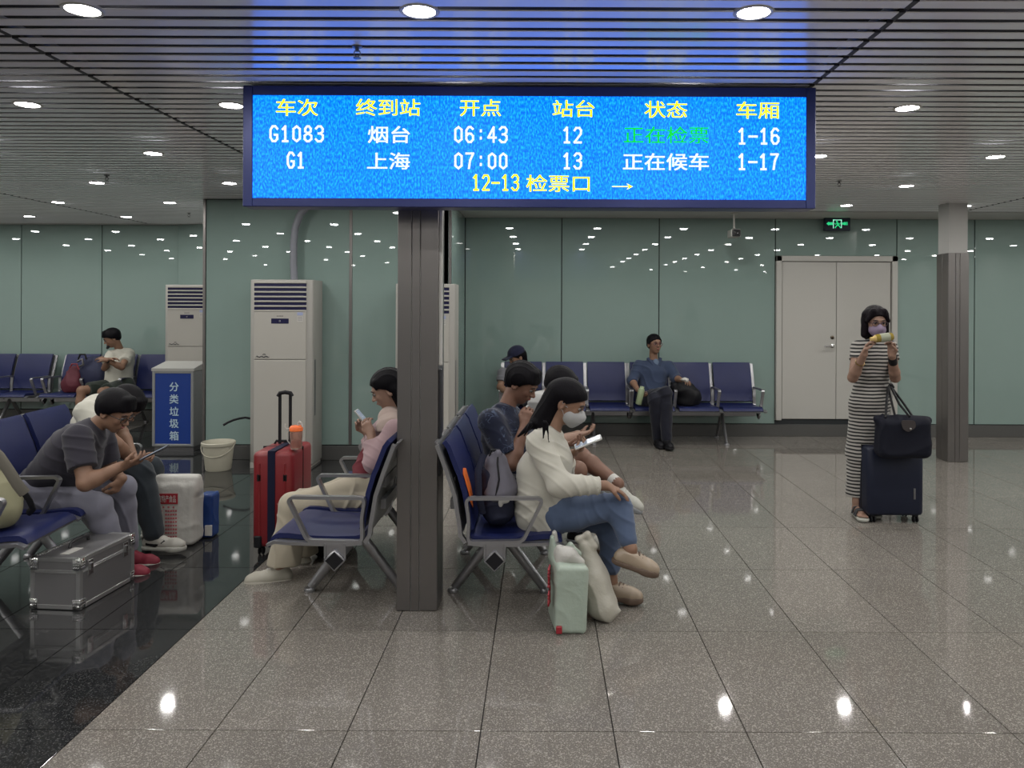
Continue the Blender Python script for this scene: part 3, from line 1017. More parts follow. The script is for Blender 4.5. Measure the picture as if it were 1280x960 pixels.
for (x, y, w_) in ((446.5, 58, 'nearest the camera, above the display'), (133.5, 219, 'far left, between two downlights'), (1049, 226, 'right of the display, over the exit sign'), (236, 266, 'near the corner of the projecting wall')):
    D = HC*FPX/(VPY-y+ROLL*(x-VPX)); c = P(x, y, D)
    r = empty('sprinkler_head', (c.x, c.y, ZC), 0, 'small ceiling sprinkler, ' + w_, 'sprinkler', 'ceiling sprinklers')
    q = NB(); lathe(q, [(0, 0.004), (0.022, 0.004), (0.022, -0.004), (0.008, -0.008), (0.008, -0.022), (0, -0.022)], 14); obj('base', fix(q), M_SHELL, r)
    q = NB(); tube(q, [(-0.010, 0, -0.018), (-0.014, 0, -0.032), (0, 0, -0.046), (0.014, 0, -0.032), (0.010, 0, -0.018)], 0.0025, 6); lathe(q, [(0, -0.046), (0.016, -0.047), (0.016, -0.050), (0, -0.050)], 12)
    obj('deflector', fix(q), M_SHELL, r)

# ------------------------------------------------------------------ silver case
M_CASE = mat('ribbed_aluminium', (0.30, 0.295, 0.30), 0.42, 0.75, bump=(40, 0.4, 0.001, (20, 20, 0.2)))
M_CEDGE = mat('case_edge', (0.48, 0.48, 0.48), 0.35, 0.8)
M_CHR = mat('chrome', (0.85, 0.85, 0.85), 0.15, 1.0)
cw, cd, ch = 0.275, 0.46, 0.272
r = empty('equipment_case', (-2.665, 4.02, 0), math.radians(-5), 'silver aluminium equipment case with studded corners standing on the dark floor', 'case')
q = NB(); box(q, 0.004, cw-0.004, 0.004, cd-0.004, 0.006, 0.195, bev=0.003); obj('box', q, M_CASE, r)
q = NB(); box(q, 0.004, cw-0.004, 0.004, cd-0.004, 0.199, ch-0.003, bev=0.003); lid = obj('lid', q, M_CASE, r)
q = NB()
E_ = 0.022
for z0, z1 in ((0.004, 0.026), (0.190, 0.198), (0.199, 0.208), (ch-0.022, ch)):
    for a in ((0, cw, 0, E_), (0, cw, cd-E_, cd), (0, E_, 0, cd), (cw-E_, cw, 0, cd)):
        box(q, a[0], a[1], a[2], a[3], z0, z1, bev=0.0015)
for a in ((0, 0), (cw-E_, 0), (0, cd-E_), (cw-E_, cd-E_)): box(q, a[0], a[0]+E_, a[1], a[1]+E_, 0.004, ch)
obj('edging', q, M_CEDGE, r)
for ix in (0, 1):
    for iy in (0, 1):
        for iz in (0, 1):
            q = NB()
            cx, cy, cz = ix*cw, iy*cd, 0.006 if iz == 0 else ch-0.002
            sx_, sy_, sz_ = (1 if ix == 0 else -1), (1 if iy == 0 else -1), (1 if iz == 0 else -1)
            bmesh.ops.create_uvsphere(q, u_segments=12, v_segments=8, radius=0.017, matrix=Matrix.Translation((cx+sx_*0.010, cy+sy_*0.010, cz+sz_*0.012)))
            L = 0.05 if iz == 0 else 0.062
            def bb(x0, x1, y0, y1, z0, z1): box(q, min(x0, x1), max(x0, x1), min(y0, y1), max(y0, y1), min(z0, z1), max(z0, z1), bev=0.001)
            bb(cx-sx_*0.002, cx+sx_*0.040, cy-sy_*0.003, cy, cz, cz+sz_*L)
            bb(cx-sx_*0.003, cx, cy-sy_*0.002, cy+sy_*0.040, cz, cz+sz_*L)
            for k in range(3):
                for t in (0.008, 0.020, 0.032):
                    zz = cz+sz_*(0.02+k*0.014)
                    for m_ in (Matrix.Translation((cx+sx_*t, cy-sy_*0.003, zz)), Matrix.Translation((cx-sx_*0.003, cy+sy_*t, zz))):
                        bmesh.ops.create_icosphere(q, subdivisions=1, radius=0.0042, matrix=m_)
            obj('corner_cap', fix(q), M_CHR if iz == 0 else M_CHR, r, True)
for yy in (0.075, 0.37):
    q = NB(); box(q, cw-0.002, cw+0.008, yy-0.02, yy+0.02, 0.165, 0.245, bev=0.002); box(q, cw+0.006, cw+0.014, yy-0.012, yy+0.012, 0.19, 0.23, bev=0.003)
    obj('latch', q, M_CHR, r)
q = NB(); tube(q, [(0.10, 0.16, ch), (0.10, 0.165, ch+0.022), (0.10, 0.2, ch+0.03), (0.10, 0.27, ch+0.03), (0.10, 0.305, ch+0.022), (0.10, 0.31, ch)], 0.009, 10)
obj('handle', fix(q), M_BLACK, lid, True)
q = NB()
for k in range(26): bmesh.ops.create_icosphere(q, subdivisions=1, radius=0.004, matrix=Matrix.Translation((0.018, 0.03+k*0.016, ch+0.001)))
for k in range(26): bmesh.ops.create_icosphere(q, subdivisions=1, radius=0.004, matrix=Matrix.Translation((0.034, 0.03+k*0.016, ch+0.001)))
tag(obj('rivet', q, M_CHR, lid), kind='stuff')
q = NB(); box(q, 0.12, 0.17, 0.06, 0.17, ch-0.002, ch+0.001); obj('label_sticker', q, M_WHITE, lid)

# ------------------------------------------------------------------ suitcases
def suitcase(name, loc, rz, w, d, h, m, label, handle_h, ribs, strap=None, wheel_m=M_BLK, badge=False, handle_x=0.0, handle_y=0.0, hw2=0.055, pole_m=M_BLK):
    r = empty(name, loc, math.radians(rz), label, 'suitcase', None)
    q = NB()
    prism(q, rounded([(-w/2, 0), (w/2, 0), (w/2, d), (-w/2, d)], 0.045, 6), 'z', 0.055, h, bev=0.028)
    bd = obj('shell', fix(q), m, r, True)
    q = NB(); prism(q, rounded([(-w/2-0.002, d*0.5-0.008), (w/2+0.002, d*0.5-0.008), (w/2+0.002, d*0.5+0.008), (-w/2-0.002, d*0.5+0.008)], 0.004, 2), 'z', 0.075, h+0.001)
    obj('zip', fix(q), M_BLK, r)
    for k in range(ribs):
        xx = -w/2+0.05+(w-0.10)*k/(ribs-1)
        q = NB(); box(q, xx-0.006, xx+0.006, -0.004, 0.004, 0.11, h-0.07, bev=0.003); obj('rib', q, m, bd)
    for sx_ in (-1, 1):
        for yy in (0.04, d-0.04):
            q = NB(); box(q, sx_*(w/2-0.05)-0.017, sx_*(w/2-0.05)+0.017, yy-0.017, yy+0.017, 0.042, 0.07, bev=0.004)
            for t in (-0.012, 0.012):
                lathe(q, [(0, -0.005), (0.022, -0.005), (0.025, 0), (0.022, 0.005), (0, 0.005)], 16, M=Matrix.Translation((sx_*(w/2-0.05)+t, yy, 0.025)) @ Matrix.Rotation(PI/2, 4, 'Y'))
            obj('wheel', fix(q), wheel_m, r)
    q = NB()
    for s in (-1, 1): box(q, handle_x+s*hw2-0.009, handle_x+s*hw2+0.009, handle_y-0.006, handle_y+0.006, h-0.02, handle_h-0.01)
    ph = obj('telescopic_handle', q, pole_m, r)
    q = NB(); tube(q, [(handle_x-hw2-0.012, handle_y, handle_h-0.022), (handle_x-hw2, handle_y, handle_h), (handle_x, handle_y, handle_h+0.006), (handle_x+hw2, handle_y, handle_h), (handle_x+hw2+0.012, handle_y, handle_h-0.022)], 0.014, 10)
    obj('grip', fix(q), M_BLK, ph, True)
    q = NB(); tube(q, [(-0.09, d*0.72, h-0.004), (-0.08, d*0.72, h+0.018), (0.08, d*0.72, h+0.018), (0.09, d*0.72, h-0.004)], 0.009, 8)
    obj('carry_handle', fix(q), M_BLK, r, True)
    return r, bd


M_RED = mat('red_shell', (0.19, 0.014, 0.018), 0.35, var=(3, 0.08))
M_NAVY = mat('navy_shell', (0.008, 0.011, 0.026), 0.45, spec=0.3)
# red case: narrow side with the strap faces the camera, broad side recedes
rs_, bd = suitcase('suitcase', (-1.70, 4.87, 0), 0, 0.26, 0.42, 0.66, M_RED, 'red hard-shell suitcase with a dark strap beside the bench on the left', 1.0, 2,
                   handle_x=-0.02, handle_y=0.30, hw2=0.035)
q = NB()
for (a) in ((-0.028, 0.018, -0.006, 0.002, 0.06, 0.662), (-0.028, 0.018, -0.004, 0.42, 0.658, 0.668)):
    box(q, *a)
obj('luggage_strap', q, mat('strap_navy', (0.008, 0.010, 0.03), 0.7, spec=0.2), rs_)
for xx in (-0.085, 0.08):
    q = NB(); box(q, xx-0.012, xx+0.012, -0.004, 0.003, 0.475, 0.52, bev=0.004); obj('side_foot', q, M_BLK, rs_)
q = NB(); box(q, -0.115, -0.065, -0.010, 0.02, 0.055, 0.13, bev=0.006); box(q, 0.065, 0.115, -0.010, 0.02, 0.055, 0.09, bev=0.006); obj('corner_guard', q, M_BLK, rs_)

sc_, bd = suitcase('suitcase', (2.615, 5.66, 0), 0, 0.415, 0.25, 0.56, M_NAVY, 'navy blue suitcase standing in front of the woman in the striped dress', 1.0, 0,
                   handle_x=0.0, handle_y=0.20, hw2=0.052, pole_m=M_WHITE)
q = NB(); box(q, 0.125, 0.14, -0.006, 0.001, 0.18, 0.26, bev=0.002); obj('name_plate', q, M_SHELL, sc_)

# water bottle on the red suitcase
def clear(name, c, rough=0.05):
    m = mat(name, c, rough, trans=0.85, spec=0.5)
    m.node_tree.nodes['Principled BSDF'].inputs['IOR'].default_value = 1.2
    return m
r = empty('water_bottle', (-1.575, 4.95, 0.668), 0, 'clear drinking bottle with an orange lid standing on the red suitcase', 'bottle')
q = NB(); lathe(q, [(0, 0), (0.034, 0), (0.036, 0.006), (0.036, 0.05), (0.039, 0.07), (0.041, 0.10), (0.039, 0.118), (0.036, 0.118), (0.037, 0.1), (0.034, 0.06), (0.033, 0.008), (0, 0.006)], 24)
obj('body', fix(q), clear('clear_peach', (0.85, 0.60, 0.52), 0.15), r, True)
q = NB(); lathe(q, [(0, 0.008), (0.032, 0.008), (0.033, 0.055), (0, 0.055)], 20); obj('drink', fix(q), mat('pink_liquid', (0.55, 0.22, 0.18), 0.3), r)
q = NB(); lathe(q, [(0, 0.116), (0.042, 0.116), (0.042, 0.138), (0.034, 0.148), (0, 0.150)], 24); obj('lid', fix(q), mat('orange_lid', (0.85, 0.16, 0.03), 0.4), r, True)
q = NB(); tube(q, [(0.012, 0, 0.148), (0.012, 0, 0.165), (0.020, 0, 0.175), (0.034, 0, 0.165), (0.040, 0, 0.14)], 0.006, 8); obj('spout', fix(q), M_WHITE, r, True)
q = NB(); tube(q, [(-0.04, 0, 0.13), (-0.062, 0, 0.125), (-0.075, 0, 0.145), (-0.07, 0, 0.16)], 0.005, 8); tube(q, [(-0.04, 0, 0.125), (-0.06, 0, 0.10), (-0.055, 0, 0.05), (-0.038, 0, 0.03)], 0.004, 8)
obj('carry_loop', fix(q), M_WHITE, r, True)

# ------------------------------------------------------------------ implicit surfaces (bodies, clothes, soft bags)
class SDF:
    def __init__(s): s.pr = []
    def cone(s, a, b, ra, rb=None, k=0.02, flat=None, cut=None, sub=False):
        s.pr.append(('c', np.array(a, float), np.array(b, float), ra, ra if rb is None else rb, k, flat, cut, sub)); return s
    def ell(s, c, r, R=None, k=0.02, cut=None, sub=False):
        s.pr.append(('e', np.array(c, float), np.array(r, float), R, None, k, None, cut, sub)); return s
    def rbox(s, c, h, rad, R=None, k=0.02, cut=None, sub=False):
        s.pr.append(('b', np.array(c, float), np.array(h, float), R, rad, k, None, cut, sub)); return s
    def add(s, o): s.pr += o.pr; return s

    def bounds(s, p):
        t, a, b = p[0], p[1], p[2]
        if t == 'c':
            sc_ = max(1.0, p[6][1]) if p[6] else 1.0
            r_ = max(p[3], p[4])*sc_
            return np.minimum(a, b)-r_, np.maximum(a, b)+r_
        if t == 'e':
            r_ = b.max(); return a-r_, a+r_
        r_ = np.linalg.norm(b)+p[4]; return a-r_, a+r_

    def mesh(s, name, h, wrinkle=None, warp=None):
        lo = np.min([s.bounds(p)[0] for p in s.pr if not p[8]], axis=0)-4*h
        hi = np.max([s.bounds(p)[1] for p in s.pr if not p[8]], axis=0)+4*h
        n = np.ceil((hi-lo)/h).astype(int)+1
        ax = [lo[i]+np.arange(n[i])*h for i in range(3)]
        F = np.full(tuple(n), 1e3, dtype=np.float32)
        for p in s.pr:
            k = p[5]; m = max(k, 3*h)+h
            a0, b0 = s.bounds(p)
            i0 = np.clip(np.floor((a0-m-lo)/h).astype(int), 0, n-1); i1 = np.clip(np.ceil((b0+m-lo)/h).astype(int)+1, 1, n)
            if np.any(i1 <= i0): continue
            sl = tuple(slice(i0[i], i1[i]) for i in range(3))
            Xg = ax[0][sl[0]][:, None, None]; Yg = ax[1][sl[1]][None, :, None]; Zg = ax[2][sl[2]][None, None, :]
            if p[0] == 'c':
                a, b = p[1], p[2]
                dx, dy, dz = Xg-a[0], Yg-a[1], Zg-a[2]
                ab = b-a
                if p[6]:
                    f = np.array(p[6][0], float); f /= np.linalg.norm(f); g = 1-1/p[6][1]
                    dd = (dx*f[0]+dy*f[1]+dz*f[2])*g
                    dx, dy, dz = dx-dd*f[0], dy-dd*f[1], dz-dd*f[2]
                    ab = ab-f*ab.dot(f)*g
                L2 = max(ab.dot(ab), 1e-9)
                t = np.clip((dx*ab[0]+dy*ab[1]+dz*ab[2])/L2, 0, 1)
                d = np.sqrt((dx-t*ab[0])**2+(dy-t*ab[1])**2+(dz-t*ab[2])**2)-(p[3]+(p[4]-p[3])*t)
            elif p[0] == 'e':
                c, r_ = p[1], p[2]
                dx, dy, dz = Xg-c[0], Yg-c[1], Zg-c[2]
                if p[3] is not None:
                    R = p[3]
                    q_ = [dx*R[i][0]+dy*R[i][1]+dz*R[i][2] for i in range(3)]
                else: q_ = [dx, dy, dz]
                k0 = np.sqrt((q_[0]/r_[0])**2+(q_[1]/r_[1])**2+(q_[2]/r_[2])**2)
                k1 = np.sqrt((q_[0]/r_[0]**2)**2+(q_[1]/r_[1]**2)**2+(q_[2]/r_[2]**2)**2)+1e-9
                d = k0*(k0-1)/k1
            else:
                c, hh, R, rad = p[1], p[2], p[3], p[4]
                dx, dy, dz = Xg-c[0], Yg-c[1], Zg-c[2]
                if R is not None: q_ = [np.abs(dx*R[i][0]+dy*R[i][1]+dz*R[i][2])-(hh[i]-rad) for i in range(3)]
                else: q_ = [np.abs(dx)-(hh[0]-rad), np.abs(dy)-(hh[1]-rad), np.abs(dz)-(hh[2]-rad)]
                mo = np.maximum(np.maximum(q_[0], q_[1]), q_[2])
                d = np.sqrt(np.maximum(q_[0], 0)**2+np.maximum(q_[1], 0)**2+np.maximum(q_[2], 0)**2)+np.minimum(mo, 0)-rad
            if p[7]:
                for (cp, cn) in p[7]:
                    cn = np.array(cn, float); cn /= np.linalg.norm(cn)
                    d = np.maximum(d, (Xg-cp[0])*cn[0]+(Yg-cp[1])*cn[1]+(Zg-cp[2])*cn[2])
            G0 = F[sl]
            if p[8]:
                d = -d
                hh_ = np.maximum(k-np.abs(G0-d), 0)/k if k > 0 else 0
                F[sl] = np.where(np.broadcast_to(d, G0.shape) > -m, np.maximum(G0, d)+hh_*hh_*k*0.25, G0)
            else:
                hh_ = np.maximum(k-np.abs(G0-d), 0)/k
                F[sl] = np.minimum(G0, d)-hh_*hh_*k*0.25
        # surface nets
        S = F < 0
        c = np.zeros(tuple(n-1), dtype=np.uint8)
        offs = [(i, j, k_) for i in (0, 1) for j in (0, 1) for k_ in (0, 1)]
        for o in offs:
            c += S[o[0]:n[0]-1+o[0], o[1]:n[1]-1+o[1], o[2]:n[2]-1+o[2]]
        act = (c > 0) & (c < 8)
        I = np.argwhere(act)
        idx = np.full(act.shape, -1, dtype=np.int64); idx[act] = np.arange(len(I))
        V = {o: F[I[:, 0]+o[0], I[:, 1]+o[1], I[:, 2]+o[2]] for o in offs}
        acc = np.zeros((len(I), 3)); cnt = np.zeros(len(I))
        for o in offs:
            for a in range(3):
                if o[a] == 0:
                    o2 = list(o); o2[a] = 1; o2 = tuple(o2)
                    v0, v1 = V[o], V[o2]
                    cr = (v0 < 0) != (v1 < 0)
                    den = np.where(np.abs(v0-v1) < 1e-9, 1, v0-v1)
                    t = np.where(cr, np.clip(v0/den, 0, 1), 0)
                    pt = np.zeros((len(I), 3)) + np.array(o); pt[:, a] += t
                    acc += pt*cr[:, None]; cnt += cr
        pos = lo + (I+acc/np.maximum(cnt, 1)[:, None])*h
        faces = []
        for a in range(3):
            b_, c_ = (a+1) % 3, (a+2) % 3
            s0 = [slice(1, n[i]-1) for i in range(3)]; s1 = list(s0)
            s0[a] = slice(0, n[a]-1); s1[a] = slice(1, n[a])
            A, B = S[tuple(s0)], S[tuple(s1)]
            E = np.argwhere(A != B)
            if not len(E): continue
            base = E + np.array([0 if i == a else 1 for i in range(3)])
            ins = A[E[:, 0], E[:, 1], E[:, 2]]
            def cell(db, dc):
                q_ = base.copy(); q_[:, b_] += db; q_[:, c_] += dc
                return idx[q_[:, 0], q_[:, 1], q_[:, 2]]
            Q = np.stack([cell(-1, -1), cell(0, -1), cell(0, 0), cell(-1, 0)], 1)
            Q[~ins] = Q[~ins][:, ::-1]
            faces.append(Q)
        Q = np.concatenate(faces); Q = Q[(Q >= 0).all(1)]
        # light smoothing of the grid pattern
        for _ in range(2):
            sm = np.zeros_like(pos); w_ = np.zeros(len(pos))
            for i in range(4):
                for j in (1, 3):
                    np.add.at(sm, Q[:, i], pos[Q[:, (i+j) % 4]]); np.add.at(w_, Q[:, i], 1)
            avg = sm/np.maximum(w_, 1)[:, None]
            pos = pos*0.6+avg*0.4 if _ == 0 else pos*1.25-avg*0.25
        if wrinkle:
            amp, fr = wrinkle[0], wrinkle[1]
            dirn = np.array(wrinkle[2] if len(wrinkle) > 2 else (0.3, 0.4, 1.0), float)
            nv = np.zeros_like(pos)
            fn = np.cross(pos[Q[:, 1]]-pos[Q[:, 0]], pos[Q[:, 3]]-pos[Q[:, 0]])
            for i in range(4): np.add.at(nv, Q[:, i], fn)
            nv /= np.linalg.norm(nv, axis=1)[:, None]+1e-12
            w1 = np.sin(pos@np.array([5.1, -7.3, 3.7])+1.0)+np.sin(pos@np.array([-9.1, 4.2, 8.3])+2.1)
            w2 = np.sin(pos@np.array([11.0, 13.0, -6.0])+0.5*w1)
            f = np.sin(pos@dirn*fr+1.6*w1+0.9*w2)
            f2 = np.sin(pos@np.array([-dirn[2], dirn[1], dirn[0]])*fr*0.6+2.2*w2)
            amp2 = 0.5+0.5*np.sin(pos@np.array([6., -5., 9.])+w1)
            pos = pos + nv*(amp*((1-np.abs(f))**2*1.6-0.5)*amp2+amp*0.5*f2*(1-amp2))[:, None]
        if warp: pos = warp(pos)
        me = bpy.data.meshes.new(name)
        me.vertices.add(len(pos)); me.vertices.foreach_set('co', pos.astype(np.float32).ravel())
        me.loops.add(len(Q)*4); me.loops.foreach_set('vertex_index', Q.astype(np.int32).ravel())
        me.polygons.add(len(Q)); me.polygons.foreach_set('loop_start', np.arange(len(Q), dtype=np.int32)*4)
        me.polygons.foreach_set('loop_total', np.full(len(Q), 4, dtype=np.int32))
        me.polygons.foreach_set('use_smooth', np.ones(len(Q), dtype=bool))
        me.update(calc_edges=True)
        return me

    def obj(s, name, h, m, parent, wrinkle=None, warp=None):
        """mesh given in world coordinates, stored relative to its parent"""
        me = s.mesh(name, h, wrinkle, warp)
        if parent is not None:
            par = parent; off = Vector((0, 0, 0))
            while par is not None: off = off+par.location; par = par.parent
            me.transform(Matrix.Translation(-off))
        return link(name, me, m, parent)


def wtube(name, pts, r, m, parent, seg=8, flat=None):
    q = NB(); tube(q, pts, r, seg, flat=flat)
    off = Vector((0, 0, 0)); par = parent
    while par is not None: off = off+par.location; par = par.parent
    bmesh.ops.translate(q, vec=-off, verts=q.verts)
    return obj(name, fix(q), m, parent, True)


# ------------------------------------------------------------------ bags
def dens_mat(name, c, rough=0.4, sheen=0.0, b=(25, 0.5, 0.01)):
    return mat(name, c, rough, bump=b, sheen=sheen, spec=0.5 if c[0] > 0.2 else 0.2)
M_PLW = dens_mat('white_film', (0.44, 0.43, 0.40), 0.35)
M_PLG = dens_mat('pale_green_film', (0.33, 0.39, 0.33), 0.3)
M_PLC = dens_mat('cream_film', (0.42, 0.40, 0.34), 0.35)
M_REDP = mat('red_print', (0.28, 0.015, 0.025), 0.5)
M_REDL = mat('faded_red_print', (0.38, 0.10, 0.11), 0.5)

# tall bag with red characters
r = empty('carrier_bag', (0.14, 3.86, 0), 0, 'white plastic carrier bag with red characters on its side, standing on the pale floor', 'bag')
s = SDF()
s.rbox((0.152, 3.86, 0.165), (0.078, 0.13, 0.165), 0.022, k=0.01)
s.cone((0.125, 3.86, 0.27), (0.105, 3.86, 0.36), 0.055, 0.036, 0.05, flat=((0, 1, 0), 1.7))
s.cone((0.075, 3.86, 0.34), (0.07, 3.84, 0.44), 0.026, 0.012, 0.02, flat=((0, 1, 0), 2.0))
s.cone((0.125, 3.84, 0.37), (0.16, 3.84, 0.405), 0.014, 0.010, 0.02)
s.cone((0.16, 3.84, 0.405), (0.20, 3.84, 0.36), 0.010, 0.016, 0.02)
def lean(pos):
    z = np.clip(pos[:, 2], 0, 0.5)
    pos = pos.copy(); pos[:, 0] += -0.02+0.03*z - 0.06*np.clip(z-0.3, 0, 1) - (pos[:, 1]-3.86)*0.14
    return pos
b1 = s.obj('body', 0.006, M_PLG, r, (0.0022, 22, (0.8, 0.3, 0.5)), lean)
for i_, ch_ in enumerate('好吃点'):
    pass
# red characters on the left face
zz = [0.275, 0.215, 0.155]
for k, ch_ in enumerate('特产店'):
    text('lettering', ch_, 0.075, M_REDP, b1, Matrix.Translation((0.043-0.14, 3.80-3.86, zz[k])) @ Matrix.Rotation(math.radians(-8), 4, 'Z') @ Matrix.Rotation(-PI/2, 4, 'Z') @ RX, 0.004, off=0.001)
q = NB(); box(q, -0.064, -0.035, -0.146, -0.128, 0.01, 0.045, bev=0.003); obj('print', q, M_REDP, b1)
s = SDF().cone((0.075, 3.92, 0.33), (0.070, 3.88, 0.45), 0.030, 0.014, 0.02, flat=((0, 1, 0), 1.8)).cone((0.10, 3.80, 0.33), (0.09, 3.80, 0.40), 0.03, 0.016, 0.02)
s.cone((0.085, 3.83, 0.37), (0.14, 3.80, 0.37), 0.028, 0.034, 0.03).cone((0.14, 3.80, 0.36), (0.20, 3.80, 0.33), 0.034, 0.02, 0.03)
s.obj('handles', 0.006, M_PLW, r, (0.004, 60))
# slumped bag
r = empty('carrier_bag', (0.30, 3.95, 0), 0, 'plain cream plastic bag slumped against the taller carrier bag', 'bag')
s = SDF()
s.cone((0.315, 3.93, 0.075), (0.27, 3.95, 0.20), 0.082, 0.072, 0.05, flat=((0, 1, 0), 1.15), cut=[((0, 0, 0.003), (0, 0, -1))])
s.cone((0.27, 3.95, 0.20), (0.235, 3.95, 0.36), 0.075, 0.042, 0.05)
s.cone((0.35, 3.90, 0.045), (0.405, 3.89, 0.055), 0.045, 0.006, 0.03, cut=[((0, 0, 0.003), (0, 0, -1))])
s.cone((0.235, 3.93, 0.36), (0.19, 3.93, 0.405), 0.016, 0.013, 0.02)
s.cone((0.19, 3.93, 0.405), (0.24, 3.93, 0.43), 0.013, 0.012, 0.02)
s.cone((0.24, 3.93, 0.43), (0.275, 3.93, 0.37), 0.012, 0.02, 0.02)
s.obj('body', 0.006, M_PLC, r, (0.004, 20, (0.8, 0.3, 0.5)))

# bag with the red list on the left
r = empty('shopping_bag', (-2.43, 5.10, 0), 0, 'white plastic shopping bag printed with a red list, beside the white sneaker', 'bag')
s = SDF()
s.rbox((-2.425, 5.14, 0.21), (0.145, 0.085, 0.205), 0.03, k=0.01)
s.rbox((-2.42, 5.13, 0.40), (0.150, 0.05, 0.06), 0.025, k=0.04)
b2 = s.obj('body', 0.008, M_PLW, r, (0.0035, 22))
off = r.location
def onbag(px, py, dz=0): 
    c = P(px, py, 5.05); return c - off
q = NB(); a = onbag(190, 617); b_ = onbag(222, 630)
box(q, a.x, b_.x, -0.052, -0.047, b_.z, a.z); bar = obj('printed_band', q, M_REDP, b2)
c = (a+b_)/2
text('lettering', '北京特产食品', 0.05, M_PLW, bar, Matrix.Translation((c.x+0.004, -0.054, c.z)) @ RX, 0.001, fitw=0.14)
q = NB()
rr = random.Random(3)
for row in range(9):
    for k in range(9):
        if row == 0 and k % 2 == 0: continue
        if k == 3 and row: continue
        x = onbag(195+k*3.1, 634+row*4.6)
        ww = 0.0045+0.002*rr.random()
        box(q, x.x-ww, x.x+ww, -0.050, -0.046, x.z-0.005-0.002*rr.random(), x.z+0.005)
obj('printed_list', q, M_REDL, b2)
r = empty('blue_parcel', (-2.25, 5.2, 0), 0, 'blue packet standing behind the shopping bag', 'packet')
s = SDF().rbox((-2.285, 5.30, 0.15), (0.05, 0.06, 0.148), 0.014, k=0.01)
s.obj('packet', 0.008, mat('packet_blue', (0.008, 0.035, 0.16), 0.35), r, (0.003, 30))
q = NB(); box(q, -0.034+0.0, 0.012, 0.03, 0.045, 0.02, 0.09, bev=0.002); obj('white_label', q, M_WHITE, r)

# grey backpack on the near seat of bE
M_GRY = dens_mat('grey_canvas', (0.13, 0.125, 0.15), 0.8, b=(180, 0.3, 0.001))
M_DKC = dens_mat('dark_canvas', (0.016, 0.018, 0.035), 0.7, b=(180, 0.3, 0.001))
r = empty('backpack', (-0.24, 4.08, 0.44), 0, 'grey and navy backpack propped on the bench seat behind the woman in white', 'bag')
s = SDF()
s.cone((-0.225, 4.08, 0.52), (-0.250, 4.08, 0.70), 0.088, 0.066, 0.03, flat=((0, 1, 0), 1.35), cut=[((0, 0, 0.445), (0, 0, -1))])
s.obj('lower_pocket', 0.007, M_DKC, r, (0.004, 30))
s = SDF()
s.cone((-0.215, 4.07, 0.63), (-0.235, 4.07, 0.76), 0.094, 0.058, 0.04, flat=((0, 1, 0), 1.3), cut=[((-0.2, 4, 0.585), (0.2, 0, -1))])
s.cone((-0.235, 4.06, 0.78), (-0.225, 4.02, 0.825), 0.03, 0.016, 0.03)
s.obj('upper_body', 0.007, M_GRY, r, (0.006, 26, (0.9, 0.2, 0.25)))
wtube('zip', [(-0.235, 3.955, 0.60), (-0.215, 3.96, 0.70), (-0.225, 3.98, 0.78), (-0.225, 4.03, 0.825)], 0.005, M_BLK, r)
wtube('shoulder_strap', [(-0.30, 4.0, 0.82), (-0.325, 3.975, 0.74), (-0.32, 3.96, 0.62), (-0.30, 3.98, 0.52)], 0.018, M_DKC, r, flat=((0, 1, 0), 0.35))
wtube('haul_loop', [(-0.27, 4.04, 0.805), (-0.26, 4.03, 0.838), (-0.22, 4.03, 0.840), (-0.205, 4.03, 0.815)], 0.006, M_BLK, r)
s = SDF().ell((-0.185, 3.93, 0.60), (0.026, 0.012, 0.016), k=0.01).ell((-0.205, 3.93, 0.585), (0.012, 0.01, 0.02), k=0.01)
s.obj('white_charm', 0.004, M_WHITE, r)

# beige backpack cut by the left edge
M_BEI = dens_mat('beige_canvas', (0.24, 0.23, 0.14), 0.8, b=(150, 0.3, 0.001))
M_BAND = dens_mat('taupe_webbing', (0.13, 0.12, 0.10), 0.8, b=(150, 0.3, 0.001))
r = empty('backpack', (-2.90, 4.02, 0.44), 0, 'beige backpack with a taupe strap on the left bench, cut by the photo edge', 'bag')
s = SDF()
s.cone((-2.86, 4.02, 0.56), (-2.93, 4.02, 0.72), 0.125, 0.105, 0.04, flat=((0, 1, 0), 1.25), cut=[((0, 0, 0.445), (0, 0, -1))])
s.cone((-2.80, 3.98, 0.52), (-2.84, 3.98, 0.62), 0.095, 0.08, 0.03, flat=((0, 1, 0), 1.2), cut=[((0, 0, 0.445), (0, 0, -1))])
s.obj('bag_body', 0.008, M_BEI, r, (0.006, 22))
wtube('shoulder_strap', [P(-12, 560, 3.86), P(0, 572, 3.84), P(12, 590, 3.83), P(22, 606, 3.83), P(31, 617, 3.84)], 0.030, M_BAND, r, 10, flat=((0, 1, 0), 0.25))
wtube('buckle_strap', [P(31, 617, 3.84), P(37, 626, 3.85), P(41, 636, 3.88), P(36, 641, 3.92)], 0.017, M_BLK, r, 8, flat=((0, 1, 0), 0.4))

# black bag on the floor under bD
r = empty('duffel_bag', (-1.33, 4.98, 0), 0, 'black bag on the floor under the left bench beside the cream trousers', 'bag')
s = SDF().rbox((-1.33, 4.98, 0.115), (0.12, 0.17, 0.112), 0.06, k=0.02)
s.obj('bag_body', 0.009, M_BLK, r, (0.008, 24))
wtube('handle', [(-1.40, 4.84, 0.20), (-1.39, 4.83, 0.25), (-1.30, 4.83, 0.25), (-1.27, 4.84, 0.20)], 0.008, M_BLK, r)

